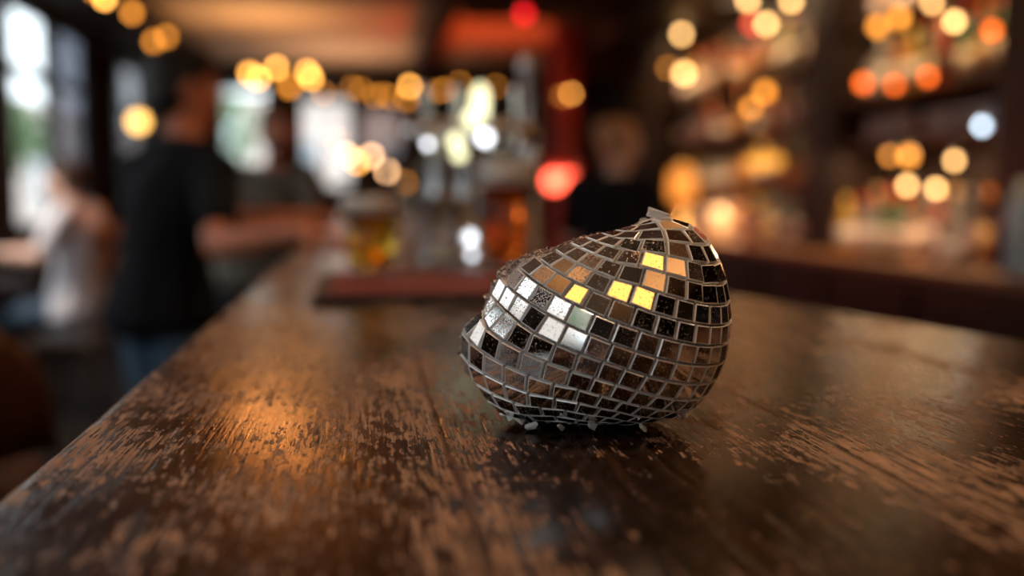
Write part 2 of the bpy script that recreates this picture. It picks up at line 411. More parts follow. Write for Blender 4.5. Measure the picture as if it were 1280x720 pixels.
M_LEAF = varied('green leaves', (0.03, 0.10, 0.02), (0.10, 0.24, 0.06), 6, 0.6, 0.3)
M_BARK = varied('bark', (0.06, 0.04, 0.03), (0.12, 0.08, 0.05), 12, 0.9, 0.4)
def tree(x, y, h, r, lab, seed):
    o = empty('street_tree', (x, y, -0.14)); rnd = random.Random(seed)
    bm = bmesh.new(); tube(bm, [(0, 0, 0), (0.05, 0, h * .4), (0, .05, h * .75)], [.11, .08, .05]); 
    for k in range(5):
        a = k * 1.25; tube(bm, [(0.03, 0, h * .45), (math.cos(a) * r * .5, math.sin(a) * r * .5, h * .75)], [.045, .02], 6)
    link('trunk', bm, M_BARK, o)
    bm = bmesh.new()
    for k in range(900):
        d = Vector((rnd.gauss(0, 1), rnd.gauss(0, 1), rnd.gauss(0, 1))).normalized() * (r * rnd.uniform(.45, 1))
        c = Vector((0, 0, h * .8)) + Vector((d.x, d.y, d.z * .8)); q = Quaternion((rnd.random(), rnd.random(), rnd.random()), rnd.random() * 6)
        s = rnd.uniform(.05, .11)
        vs = [bm.verts.new(c + q @ Vector(p) * s) for p in ((-1, 0, 0), (0, -.5, .15), (1.2, 0, 0), (0, .5, .15))]; bm.faces.new(vs)
    link('crown', bm, M_LEAF, o); tag(o, lab, 'tree')
tree(-2.75, 19.0, 3.2, 1.1, 'green street tree beyond the narrow window in the end wall', 3)
tree(-6.2, 18.5, 3.0, .9, 'green street tree outside the second side window', 5)
tree(-5.5, -3.5, 3.0, 1.1, 'green street tree outside the rear side windows', 8)

# ------------------------------------------------------------------ the bar
t = empty('bar_counter', (0, 0, 0))
out = [(-0.142, -1.6), (-0.142, 6.5), (0.34, 6.5), (0.36, 1.9), (0.40, 1.42), (0.43, 1.144), (0.515, 0.773), (0.60, 0.42), (0.66, 0.1), (0.68, -0.3), (0.68, -1.6)]
bm = bmesh.new()
top = [bm.verts.new((x, y, BAR)) for x, y in out][::-1]
f = bm.faces.new(top); r = bmesh.ops.extrude_face_region(bm, geom=[f]); 
bmesh.ops.translate(bm, verts=[v for v in r['geom'] if isinstance(v, bmesh.types.BMVert)], vec=(0, 0, -0.045))
bmesh.ops.recalc_face_normals(bm, faces=bm.faces)
es = [e for e in bm.edges if all(abs(v.co.z - BAR) < 1e-5 for v in e.verts)]
bmesh.ops.bevel(bm, geom=es, offset=0.009, segments=5, affect='EDGES', profile=0.5)
o = link('worktop', bm, M_BAR, t)
bm = bmesh.new(); box(bm, (-0.09, -1.5, 0.06), (0.30, 6.4, BAR - 0.045)); link('body', bm, M_DWOOD, t)
for k in range(10):
    y = -1.4 + k * 0.78
    bm = bmesh.new(); box(bm, (-0.11, y, 0.2), (-0.085, y + 0.66, 0.95), 0.006); link('front_panel', bm, M_DWOOD, t)
bm = bmesh.new(); box(bm, (-0.06, -1.5, 0.0), (0.28, 6.4, 0.06)); link('plinth', bm, M_BLACK, t)
tag(t, 'long bar counter with a worn, scratched dark varnished wood top', 'bar counter')

# ------------------------------------------------------------------ the broken mirror ball
CX, CY = 760.0, 410.0
sil = [(906,390),(903,360),(894,328),(881,303),(864,287),(845,279),(822,276),(800,284),(780,289),(760,292),(735,299),(712,306),(690,312),(665,317),(645,325),(632,338),(618,352),(608,372),(604,391),(597,399),(584,401),(577,411),(575,430),(580,455),(590,475),(605,494),(625,512),(642,522),(665,523),(700,523),(760,523),(820,520),(850,514),(872,497),(887,476),(899,450),(905,420)]
tab = sorted((math.atan2(CY - y, x - CX) % (2 * PI), math.hypot(x - CX, y - CY)) for x, y in sil)
def rho(th):
    th %= 2 * PI
    for i in range(len(tab)):
        a, ra = tab[i]; b, rb = tab[(i + 1) % len(tab)]
        bb = b if b > a else b + 2 * PI
        tt = th if th >= a else th + 2 * PI
        if a <= tt <= bb: return ra + (rb - ra) * (tt - a) / (bb - a)
    return tab[0][1]
def rim_gain(a):
    d = (math.degrees(a) - 126) / 34.0
    return 1 + .045 * max(0.0, 1 - d * d) ** .5
RH = []
for k in range(720):
    a = k * PI / 360; RH.append(rim_gain(a) * sum(rho(a + d * 0.012) for d in range(-4, 5)) / 9)
def rhos(th):
    x = (th % (2 * PI)) / (PI / 360); i = int(x); fct = x - i
    return RH[i % 720] * (1 - fct) + RH[(i + 1) % 720] * fct
DEP = 138.0
fwd = ray(CX, CY).normalized(); right = (RM @ Vector((1, 0, 0))); right = (right - fwd * right.dot(fwd)).normalized(); upv = right.cross(fwd).normalized(); tow = -fwd
PXL = ray(CX, CY).length / F / ray(CX, CY).length     # per pixel at unit depth along the view axis, see below
def surf(u, k=1.0):
    """unit direction -> point of the crushed shell, in pixels about the centre"""
    s = math.hypot(u.x, u.y); th = math.atan2(u.y, u.x)
    # away from the outline the radius eases towards the mean so the front is round
    e = s ** 1.5; rr = rhos(th) * e + 148.0 * (1 - e)
    dep = DEP * (1.0 if u.z > 0 else 0.92)
    lobe = max(0.0, -u.x) ** 2
    return Vector((rr * u.x, rr * u.y, dep * (1 - 0.25 * lobe) * u.z)) * k
low = 1e9; tlow = None
samples_ = []
for i in range(60):
    for j in range(120):
        la = -PI / 2 + PI * (i + .5) / 60; lo = 2 * PI * j / 120
        u = Vector((math.cos(la) * math.cos(lo), math.cos(la) * math.sin(lo), math.sin(la)))
        p = surf(u, 1.006); samples_.append(p)
def world_off(p): return (right * p.x + upv * p.y + tow * p.z)
# distance so that the lowest point just rests on the worktop
rc = ray(CX, CY)                                       # length>1, depth 1 along the axis
best = min((rc + world_off(p) / F * rc.length).z for p in samples_)
TD = -H / best                                          # axial depth
PXM = TD * rc.length / F
BO = CAM + rc * TD
def toW(p): return world_off(p) * PXM
pole = Vector((0.36, 0.90, 0.25)).normalized()
e1 = Vector((1, 0, 0)); e1 = (e1 - pole * e1.dot(pole)).normalized(); e2 = pole.cross(e1)
def sph(lat, lon): return pole * math.cos(lat) + (e1 * math.cos(lon) + e2 * math.sin(lon)) * math.sin(lat)
0 and print('ball depth', TD, 'centre', BO, 'mm per px', PXM * 1000)
cd.dof.focus_distance = TD - 0.55 * DEP * PXM

def hole(u):
    """>0 inside the torn opening at the upper left back"""
    th = math.degrees(math.atan2(u.y, u.x)) % 360
    a = (th - 128) / 38.0; b = (u.z + 0.20) / 0.50
    n = 0.18 * noise.noise(Vector((u.x * 5, u.y * 5, u.z * 5))) + 0.10 * noise.noise(Vector((u.x * 16, u.y * 16, u.z * 16)))
    return 1 - (a * a + b * b) + n * 1.3

ball = empty('mirror_ball', BO)
tag(ball, 'crushed, broken piece of a mirror ball with small square mirrors, lying on the bar', 'mirror ball')
# shell
bm = bmesh.new(); NA, NB = 120, 220
grid = {}
for i in range(1, NA):
    for j in range(NB):
        u = sph(PI * i / NA, 2 * PI * j / NB)
        hh = hole(u); th = math.degrees(math.atan2(u.y, u.x)) % 360
        k = 0.978
        edge = max(0, 1 - abs(hh) / 0.5)
        tail = max(0.0, 1 - abs(th - 186) / 34.0) * max(0.0, 1 - abs(u.z) / 0.5)
        nz = noise.noise(u * 14) + 0.6 * noise.noise(u * 34) + .4 * noise.noise(u * 70)
        k += (0.034 * edge + 0.022 * min(1, tail * 1.6)) * nz + 0.024 * edge + 0.018 * tail
        k += 0.002 * nz
        grid[i, j] = (bm.verts.new(toW(surf(u, k))), u, hh)
for i in range(1, NA - 1):
    for j in range(NB):
        q = [grid[i, j], grid[i + 1, j], grid[i + 1, (j + 1) % NB], grid[i, (j + 1) % NB]]
        if max(x[2] for x in q) > 0.0: continue
        f = bm.faces.new([x[0] for x in q]); f.smooth = True
        th = math.degrees(math.atan2(q[0][1].y, q[0][1].x)) % 360
        f.material_index = 1 if (min(x[2] for x in q) > -0.95) else 0
for i, lat in ((1, 0), (NA - 1, PI)):
    c = bm.verts.new(toW(surf(sph(lat, 0), 0.978)))
    for j in range(NB):
        a, b = grid[i, j][0], grid[i, (j + 1) % NB][0]
        bm.faces.new((c, a, b) if lat == 0 else (c, b, a)).smooth = True
bmesh.ops.delete(bm, geom=[v for v in bm.verts if not v.link_faces], context='VERTS')
bmesh.ops.recalc_face_normals(bm, faces=bm.faces)
sh = link('shell', bm, [M_GLIT, M_RIM], ball, True)
so = sh.modifiers.new('wall', 'SOLIDIFY'); so.thickness = 0.0022; so.offset = -1; so.material_offset_rim = 1; so.material_offset = 1
# mirrors
TILT = {}
bm = bmesh.new(); dl = bm.faces.layers.float.new('dust'); rt = random.Random(21)
pitch_t = 0.157; nrow = int(round(PI / pitch_t)); gap = 0.0085
tiles = []
for r_ in range(nrow):
    l0 = PI * r_ / nrow; l1 = PI * (r_ + 1) / nrow
    mid = (l0 + l1) / 2; n = max(5, int(round(2 * PI * math.sin(mid) / (pitch_t * 1.14)))); ph = rt.random() * 0.5 * 2 * PI / n
    for c_ in range(n):
        a0 = ph + 2 * PI * c_ / n; a1 = a0 + 2 * PI / n; g2 = gap / math.sin(mid)
        um = sph(mid, (a0 + a1) / 2)
        th = math.degrees(math.atan2(um.y, um.x)) % 360
        corn = [(l0 + gap, a0 + g2 * math.sin(mid) / max(.25, math.sin(l0 + gap))), (l1 - gap, a0 + g2), (l1 - gap, a1 - g2), (l0 + gap, a1 - g2 * math.sin(mid) / max(.25, math.sin(l0 + gap)))]
        if l0 < 0.02: corn[0] = (l0 + .05, a0 + .2); corn[3] = (l0 + .05, a1 - .2)
        us = [sph(la, lo) for la, lo in corn]
        if max(hole(u) for u in us) > -0.85: continue
        if 160 < th < 212 and min(u.z for u in us) < 0.10 and max(u.z for u in us) > -.4: continue
        P = [toW(surf(u, 1.0)) for u in us]
        cc = sum(P, Vector()) / 4; nn = (P[2] - P[0]).cross(P[3] - P[1]).normalized()
        if nn.dot(cc) < 0: nn = -nn
        p_px = (BO + cc - CAM); loc = RM.inverted() @ p_px; sx_, sy_ = 640 + F * loc.x / -loc.z, 360 - F * loc.y / -loc.z
        tiles.append((sx_, sy_, P, cc, nn, um))
# a few mirrors sit crooked and catch a window or a lamp: screen place -> world point they mirror
WARM = [Vector(v) for v in ((1.55, -1.6, 2.25), (-1.25, .55, 2.3), (1.9, -.5, 2.3), (-.6, -3.2, 2.2), (1.5, 2.2, 2.38), (.9, .1, 2.5))]
COOL = [Vector((XL, (a_ + b_) / 2 + dy, z)) for a_, b_ in openL for z in (2.45, 1.95, 1.4) for dy in (-.25, 0, .25)]
AIMS = {}
for px, py, tg in ((795, 311, WARM), (879, 345, WARM), (799, 370, WARM), (798, 386, WARM), (712, 366, WARM), (768, 362, WARM), (802, 335, WARM), (633, 356, COOL), (658, 370, COOL), (635, 390, COOL), (678, 413, COOL), (704, 391, COOL), (893, 338, WARM), (889, 372, COOL)):
    best_ = min((i for i in range(len(tiles)) if tiles[i][4].dot(CAM - BO - tiles[i][3]) > 0), key=lambda i: math.hypot(tiles[i][0] - px, tiles[i][1] - py)); AIMS[best_] = tg
for ti, (sx_, sy_, P, cc, nn, um) in enumerate(tiles):
    n2 = (nn + Vector((rt.gauss(0, .018), rt.gauss(0, .018), rt.gauss(0, .018)))).normalized()
    if ti in AIMS:
        wc = BO + cc; vd = (CAM - wc).normalized()
        want = min(((vd + (t_ - wc).normalized()).normalized() for t_ in AIMS[ti]), key=lambda w: w.angle(nn))
        ang = want.angle(nn); n2 = nn.slerp(want, min(1.0, math.radians(17) / max(ang, 1e-4)))
    base = []
    for p in P:
        q = p - cc; q = q - n2 * q.dot(n2); base.append(q * 1.0)
    th_ = 0.0011; lift = nn * 0.0004
    bot = [bm.verts.new(cc + lift + q * 1.0 - n2 * 0.0014) for q in base]
    mdl = [bm.verts.new(cc + lift + q * 1.0 + n2 * (th_ - .00035)) for q in base]
    tp = [bm.verts.new(cc + lift + q * 0.915 + n2 * th_) for q in base]
    flip = (base[1] - base[0]).cross(base[2] - base[1]).dot(n2) < 0
    def face(vs, mi):
        f = bm.faces.new(vs[::-1] if flip else vs); f.material_index = mi; return f
    f = face(tp, 0)
    upleft = max(0.0, min(1.0, (-um.x * 0.9 + um.y * 0.8 - 0.25) / 0.9)) * (1.0 if um.y > 0.0 else 0.2)
    f[dl] = min(1.0, max(0.0, upleft * 1.15 * rt.uniform(0.15, 1.1) + rt.uniform(-.12, .10)))
    for k in range(4):
        k2 = (k + 1) % 4
        face([mdl[k], mdl[k2], tp[k2], tp[k]], 1); face([bot[k], bot[k2], mdl[k2], mdl[k]], 1)
link('mirror_tiling', bm, [M_MIRROR, M_EDGE], ball)
# the glass lug on top and its glue
def lump(bm, c, r, seed, sc=(1, 1, 1), rough=0.35, sub=3):
    g = bmesh.ops.create_icosphere(bm, subdivisions=sub, radius=1.0)
    for v in g['verts']:
        d = v.co.normalized(); v.co = Vector((d.x * sc[0], d.y * sc[1], d.z * sc[2])) * r * (1 + rough * noise.noise(d * 2.2 + Vector((seed, 0, 0)))) + c
        for f in v.link_faces: f.smooth = True
def P3(px, py, z=0.0): return toW(Vector((px - CX, CY - py, z)))
bm = bmesh.new()
lump(bm, P3(818, 284, 12), 0.0052, 1, (1.1, 1, .8)); lump(bm, P3(806, 287, 16), 0.0045, 2); lump(bm, P3(832, 283, 14), 0.004, 5)
link('glue_lump', bm, M_GLIT, ball)
bm = bmesh.new()
mt = Matrix.Translation(P3(821, 272, 10)) @ Matrix((right, tow, upv)).transposed().to_4x4() @ Matrix.Rotation(0.35, 4, 'Y') @ Matrix.Scale(0.85, 4)
# a small slab with a raised rim
box(bm, (-0.0062, -0.003, -0.0022), (0.0062, 0.003, 0.0022), 0.0008, 0, mt)
box(bm, (-0.0064, -0.0036, 0.0018), (0.0064, -0.0024, 0.0031), 0.0004, 0, mt)
box(bm, (-0.0064, 0.0024, 0.0018), (0.0064, 0.0036, 0.0031), 0.0004, 0, mt)
box(bm, (0.0052, -0.0036, 0.0018), (0.0066, 0.0036, 0.0031), 0.0004, 0, mt)
box(bm, (-0.0066, -0.0036, 0.0018), (-0.0052, 0.0036, 0.0031), 0.0004, 0, mt)
link('top_lug', bm, M_EDGE, ball)
# jagged chips along the broken rim and the foot
def chip(px, py, z, s, seed, m=M_SHARD):
    bm = bmesh.new(); rr = random.Random(seed)
    vs = []
    for k in range(9):
        d = Vector((rr.gauss(0, 1), rr.gauss(0, 1), rr.gauss(0, 1))).normalized(); vs.append(bm.verts.new(Vector((d.x * s, d.y * s * .6, d.z * s * .5))))
    bmesh.ops.convex_hull(bm, input=vs)
    q = Quaternion((rr.random(), rr.random(), rr.random()), rr.random() * 3).to_matrix().to_4x4()
    c = P3(px, py, z)
    bmesh.ops.transform(bm, matrix=Matrix.Translation(c) @ q, verts=bm.verts)
    lw = min(v.co.z for v in bm.verts) + BO.z
    if lw < BAR + .0003: bmesh.ops.translate(bm, verts=bm.verts, vec=(0, 0, BAR + .0003 - lw))
    o = link('glass_chip', bm, m, ball)
    return o
for k, (px, py, z, s) in enumerate([(655, 524, 40, .005), (668, 527, 46, .0042), (640, 518, 30, .0036), (742, 524, 66, .0045), (847, 519, 40, .0042), (853, 512, 40, .003), (618, 497, 20, .003), (604, 482, 10, .003), (705, 528, 60, .0032), (800, 527, 60, .003)]):
    chip(px, py, z, s, 40 + k)
for k, (px, py) in enumerate([(640, 326), (655, 322), (672, 318), (690, 314), (706, 308), (728, 303), (752, 296), (776, 291), (797, 288), (578, 420), (577, 440), (582, 458), (592, 402)]):
    chip(px + 1, py + 2, 8, .0032 + .0012 * ((k * 37) % 5) / 5, 90 + k, M_RIM if k % 3 else M_GLIT)

# ------------------------------------------------------------------ lamps
def emis(name, col, s):
    m = mat(name, (0.02, 0.02, 0.02), 0.4, emit=col, es=s); return m
M_BULB = emis('warm glowing bulb', (1.0, 0.42, 0.075), 17.0)
M_BULBDIM = emis('dim amber bulb', (1.0, 0.34, 0.04), 5.0)
M_BULBPALE = emis('pale warm bulb', (1.0, 0.54, 0.18), 11.0)
M_BULBPINK = emis('soft peach bulb', (1.0, 0.52, 0.25), 18.0)

def pendant(x, y, z, lab, power=9.0, group=None, col=(1, .68, .42)):
    o = empty('pendant_lamp', (x, y, ZC - (0.0 if x < .6 or x > .82 else .24)))
    dz = z - o.location.z
    bm = bmesh.new(); lathe(bm, [(0, 0), (.05, 0), (.05, -.015), (.012, -.035), (0, -.035)], 20); link('ceiling_rose', bm, M_BLACK, o)
    bm = bmesh.new(); tube(bm, [(0, 0, -.03), (0, 0, dz + .18)], .003, 8); link('cord', bm, M_BLACK, o)
    bm = bmesh.new(); lathe(bm, [(.0, dz + .19), (.022, dz + .19), (.026, dz + .13), (.05, dz + .11), (.10, dz + .05), (.13, dz), (.127, dz), (.097, dz + .047), (.047, dz + .105), (0, dz + .12)], 32); link('shade', bm, mat('brass shade', (0.55, 0.33, 0.12), 0.3, 1.0), o)
    bm = bmesh.new(); ball_(bm, (0, 0, dz + .05), .032, 3); lathe(bm, [(.014, dz + .07), (.014, dz + .115)], 12); link('bulb', bm, emis('pendant bulb', (1, .34, .07), 3.2), o)
    tag(o, lab, 'pendant lamp', group)
    light('pendant_light', 'SPOT', (x, y, z - 0.0), power * 3, col, .05, (0, 0, 0), 2.3)
pendant(0.22, 0.42, 1.98, 'brass pendant lamp hanging over the mirror ball', 3.2)
pendant(1.0, 0.95, 1.95, 'brass pendant lamp added over the serving side to edge the mirror ball with gold', 3)  # added out of view to put a gold rim on the ball
pendant(-2.15, 5.1, 2.0, 'brass pendant lamp added over the small pub table to brighten the white shirt', 26, None, (1, .86, .74))  # added out of view to brighten the seated person's shirt
pendant(0.14, 2.6, 2.02, 'brass pendant lamp hanging over the beer taps', 3)
pendant(0.35, -0.75, 1.95, 'brass pendant lamp hanging over the near end of the bar', 2)
pendant(-1.1, -1.2, 2.0, 'brass pendant lamp hanging over the floor behind the stool', 5)

def garland(name, pts, lab, m, r, grp=None, sag=0.0):
    """a wire with bulbs, pts = [(world point, material, radius)]"""
    o = empty(name, pts[0][0])
    base = Vector(pts[0][0])
    bm = bmesh.new(); path = []
    for i, p in enumerate(pts):
        q = Vector(p[0]) - base + Vector((0, 0, p[2] + .02)); path.append(q)
        if i + 1 < len(pts):
            q2 = Vector(pts[i + 1][0]) - base + Vector((0, 0, pts[i + 1][2] + .02))
            path.append((q + q2) / 2 - Vector((0, 0, (q2 - q).length * .04)))
    for end in (0, -1):
        w_ = path[end] + base; top_ = (2.602 if 7.45 < w_.y < 8.05 else 2.502) if w_.x > 2.04 else (2.66 if .6 < w_.x < .82 else (2.702 if w_.x < -1.76 else (2.722 if 7.45 < w_.y < 7.85 and w_.x < .62 else (2.602 if 7.45 < w_.y < 8.05 and w_.x > .8 else 2.901))))
        e_ = Vector((w_.x, w_.y + .002, top_)) - base
        if e_.z > path[end].z + .01: path = [e_] + path if end == 0 else path + [e_]
    tube(bm, path, .003, 6); link('wire', bm, M_BLACK, o)
    for p, mm, rad in pts:
        q = Vector(p) - base
        bm = bmesh.new(); ball_(bm, q, rad, 2, 0, (1, 1, 1.1)); b = link('bulb', bm, mm, o)
        bm = bmesh.new(); lathe(bm, [(0, rad * 1.0), (rad * .45, rad * 1.0), (rad * .45, rad + .025), (0, rad + .025)], 10, q); link('socket', bm, M_BLACK, b)
    tag(o, lab, 'string lights', grp)
B, D_, PL, PK = M_BULB, M_BULBDIM, M_BULBPALE, M_BULBPINK
garland('string_lights', [(at(x, y, d), m, r) for x, y, d, m, r in [(118, -12, 5.0, D_, .02), (131, -2, 5.2, B, .018), (165, 16, 5.6, D_, .022), (192, 52, 6.2, D_, .022), (208, 46, 6.5, D_, .022), (206, 68, 6.9, D_, .026)]], 'string of dim amber bulbs draped beside the window beam, upper left', B, .02)
garland('string_lights', [(at(x, y, d), m, r) for x, y, d, m, r in [(312, 92, 7.0, B, .022), (323, 98, 7.05, B, .022), (345, 85, 7.1, B, .022), (362, 108, 7.15, D_, .03), (384, 90, 7.2, B, .022), (389, 98, 7.25, B, .022), (405, 117, 7.4, D_, .018), (440, 110, 7.6, D_, .018), (452, 112, 7.7, D_, .018), (469, 120, 7.8, D_, .02), (480, 118, 7.9, D_, .018), (488, 122, 8.0, D_, .018), (512, 108, 8.1, B, .023), (509, 124, 8.2, D_, .024), (548, 114, 8.4, D_, .018), (556, 112, 8.5, D_, .02), (575, 105, 8.6, D_, .022), (620, 108, 8.7, D_, .018), (648, 115, 8.8, B, .024), (703, 120, 9.0, D_, .026), (714, 117, 9.1, B, .018)]], 'long string of warm bulbs across the room above the drinkers', B, .02)
garland('string_lights', [(at(x, y, d), m, r) for x, y, d, m, r in [(434, 194, 11.0, PK, .032), (447, 203, 11.0, B, .032), (464, 195, 11.1, PK, .032), (484, 214, 11.2, PK, .032), (507, 228, 11.3, D_, .03)]], 'short string of peach bulbs hanging before the bright end windows', B, .02)
V3 = Vector
def wallx(px, py, X): # point on a plane of constant X seen at that pixel
    r = ray(px, py); return CAM + r * (X / r.x)
XS = 2.40  # some bulbs on these back bar strings stand in for bottle reflections
garland('string_lights', [(wallx(x, y, XS), m, r) for x, y, m, r in [(835, 85, D_, .02), (855, 92, PL, .032), (852, 43, PL, .026), (880, 10, D_, .02), (935, 0, PL, .024), (958, 30, PL, .024), (989, 1, PL, .022), (1097, 33, D_, .024), (1124, 22, D_, .024), (1165, 4, PL, .014), (1193, 27, PL, .018)]], 'string of pale glowing beads looped along the top of the back bar shelves', B, .02)
garland('string_lights', [(wallx(x, y, XS), m, r) for x, y, m, r in [(939, 135, D_, .026), (956, 115, D_, .030)]], 'pair of dim glowing beads on the far shelves of the back bar', B, .02)
garland('string_lights', [(wallx(x, y, XS), m, r) for x, y, m, r in [(1079, 104, emis('orange bead glow', (1, .15, .012), 6), .022), (1118, 106, emis('orange bead glow', (1, .15, .012), 6), .018), (1160, 96, emis('orange bead glow', (1, .15, .012), 6), .018), (1240, 38, emis('orange bead glow', (1, .10, .01), 6), .018)]], 'string of orange glowing beads under the upper shelf of the near bay', B, .02)
garland('string_lights', [(wallx(x, y, XS), m, r) for x, y, m, r in [(1111, 252, PL, .010), (1134, 232, PL, .017), (1170, 236, PL, .016), (1193, 201, PL, .014), (1228, 157, emis('cool white bead glow', (.7, .85, 1), 9), .016), (1254, 247, D_, .015)]], 'string of small pale glowing beads trailing over the bottles on the back counter', B, .02)
garland('string_lights', [(wallx(x, y, XS), m, r) for x, y, m, r in [(1112, 195, D_, .016), (1136, 195, D_, .024)]], 'pair of amber glowing beads at the dark lower shelf of the near bay', B, .02)

def globe_lamp(p, r, col, s, lab, top=ZC):
    o = empty('globe_lamp', (p.x, p.y, top)); dz = p.z - top
    bm = bmesh.new(); lathe(bm, [(0, 0), (.05, 0), (.045, -.02), (0, -.025)], 20); link('ceiling_rose', bm, M_BLACK, o)
    bm = bmesh.new(); tube(bm, [(0, 0, -.02), (0, 0, dz + r)], .006, 8); link('rod', bm, M_BLACK, o)
    bm = bmesh.new(); lathe(bm, [(0, dz + r + .03), (r * .4, dz + r + .03), (r * .5, dz + r * .85), (0, dz + r * .85)], 20); link('cap', bm, M_BRASS, o)
    bm = bmesh.new(); ball_(bm, (0, 0, dz), r, 3); link('globe', bm, emis('globe ' + lab[:14], col, s), o)
    tag(o, lab, 'pendant lamp')
globe_lamp(at(173, 152, 8.0), .058, (1, .52, .12), 5.5, 'glowing amber globe lamp hanging near the side windows', 2.90)
globe_lamp(at(655, 18, 7.0), .035, (1, .01, .02), 4.0, 'small red globe lamp high above the taps', 2.9)
globe_lamp(at(940, 30, 6.2), .03, (1, .03, .02), 3.0, 'small red globe lamp above the far shelves', 2.5)
for (x, y, z, lab) in ((1.55, -1.6, 2.25, 'amber globe lamp over the serving side behind the camera'), (-1.25, .55, 2.30, 'amber globe lamp over the floor left of the camera'), (1.9, -.5, 2.30, 'amber globe lamp over the serving side beside the bar'), (.9, .1, 2.5, 'amber globe lamp high over the serving side nearest the mirror ball'), (1.5, 2.2, 2.38, 'amber globe lamp over the serving side opposite the near shelf bay'), (-.6, -3.2, 2.2, 'amber globe lamp near the wall behind the camera')):  # all six are added globes, out of view
    globe_lamp(V3((x, y, z)), .095, (1, .42, .085), 3.0, lab)  # unseen globes added so the mirrors reflect gold
    light('added_uplight', 'SPOT', (x, y, z + .17), 26, (1, .58, .26), .04, (PI, 0, 0), 2.7)  # added upward spot that only warms the ceiling
globe_lamp(at(335, -48, 6.0), .085, (1, .20, .022), 9.0, 'bright orange globe lamp at the top among the ceiling beams')
light('orange_light', 'POINT', at(335, -48, 6.0) - V3((0, 0, .13)), 12, (1, .36, .09), .09)
# red lamp with two glowing lobes by the red post
rp_ = at(702, 226, 5.6)
o = empty('red_lamp', (rp_.x, rp_.y, 2.9)); dz = rp_.z - 2.9
bm = bmesh.new(); lathe(bm, [(0, 0), (.05, 0), (.045, -.02), (0, -.025)], 20); link('ceiling_rose', bm, M_BLACK, o)
bm = bmesh.new(); tube(bm, [(0, 0, -.02), (0, 0, dz + .14)], .005, 8); link('rod', bm, M_BLACK, o)
bm = bmesh.new(); lathe(bm, [(0, dz + .15), (.03, dz + .15), (.05, dz + .12), (.13, dz + .075), (.125, dz + .07), (.045, dz + .11), (0, dz + .12)], 28); link('shade', bm, varied('red enamel', (.45, .015, .01), (.5, .02, .012), 8, .3), o)
bm = bmesh.new(); ball_(bm, (-.045, 0, dz), .052, 3); ball_(bm, (.045, 0, dz), .052, 3); link('bulbs', bm, emis('red glow', (1, .10, .05), 8.0), o)
tag(o, 'red lamp with a twin red bulb glowing beside the red post', 'lamp')
light('red_light', 'POINT', (rp_.x, rp_.y, rp_.z - .1), 14, (1, .06, .02), .08)
light('red_uplight', 'SPOT', (1.30, 10.2, 1.6), 60, (1, .12, .03), .1, (PI, 0, 0), 2.4)
light('amber_uplight', 'SPOT', (-0.9, 9.8, 2.1), 42, (1, .55, .22), .12, (PI, 0, 0), 2.7)
light('amber_uplight', 'SPOT', (-0.2, 12.0, 1.9), 45, (1, .60, .35), .12, (PI, 0, 0), 2.6)

# ------------------------------------------------------------------ back bar
M_COUNTER = varied('golden brown counter wood', (0.22, 0.10, 0.045), (0.34, 0.17, 0.08), 8, 0.35, 0.08, (1, .15, 1))
t = empty('back_counter', (2.5, 3, 0))
bm = bmesh.new(); box(bm, (-.25, -6.5, 0.0), (.34, 8.4, .89)); link('body', bm, M_DWOOD, t)
bm = bmesh.new(); box(bm, (-.27, -6.5, .89), (.34, 8.45, .93), .006); link('worktop', bm, M_COUNTER, t)
for k in range(18):
    y = -6.4 + k * .8
    bm = bmesh.new(); box(bm, (-.275, y, .12), (-.25, y + .74, .85), .006); d = link('door', bm, M_DWOOD, t)
    bm = bmesh.new(); ball_(bm, (-.29, y + .66, .5), .015, 2); link('knob', bm, M_BRASS, d)
tag(t, 'long dark wood back counter with a golden brown top, behind the bar', 'counter')
def shelf_unit(y0, y1, lab, zs):
    o = empty('shelf_unit', (2.84, y0, .93)); w = y1 - y0
    bm = bmesh.new(); box(bm, (-.03, 0, 0.002), (0, w, 1.565)); link('back_panel', bm, M_DWOOD, o)
    for yy in (0, w - .03):
        bm = bmesh.new(); box(bm, (-.40, yy, 0.002), (-.03, yy + .03, 1.565)); link('side_panel', bm, M_DWOOD, o)
    for z in zs:
        bm = bmesh.new(); box(bm, (-.40, .03, z - .93 - .022), (-.03, w - .03, z - .93), .003); link('shelf', bm, M_MWOOD, o)
    tag(o, lab, 'shelves')
ZS = [1.48, 1.70, 2.06]; ZF = [1.27, 1.61, 1.97]
shelf_unit(3.52, 4.90, 'dark wood shelf unit of bottles in the near bay', ZS)
shelf_unit(5.21, 7.95, 'dark wood shelf unit of bottles in the far bay', ZF)
shelf_unit(-3.0, 3.20, 'dark wood shelf unit behind the near part of the bar', ZS)
def post(x0, y0, x1, y1, m=M_DWOOD, z0=.93, z1=2.5):
    global tn; tn += 1
    bm = bmesh.new(); box(bm, (x0, y0, z0), (x1, y1, z1), .008); struct(link('trim_%d' % tn, bm, m))
post(2.40, 4.92, 2.84, 5.19); post(2.38, 3.22, 2.84, 3.50)
post(2.35, 8.0, 2.84, 8.6, M_DWOOD, 0, 2.5)
M_RED = varied('red painted post', (.30, .014, .008), (.36, .02, .012), 5, .6)
post(1.80, 9.2, 2.0, 9.5, M_RED, 0, 2.89)
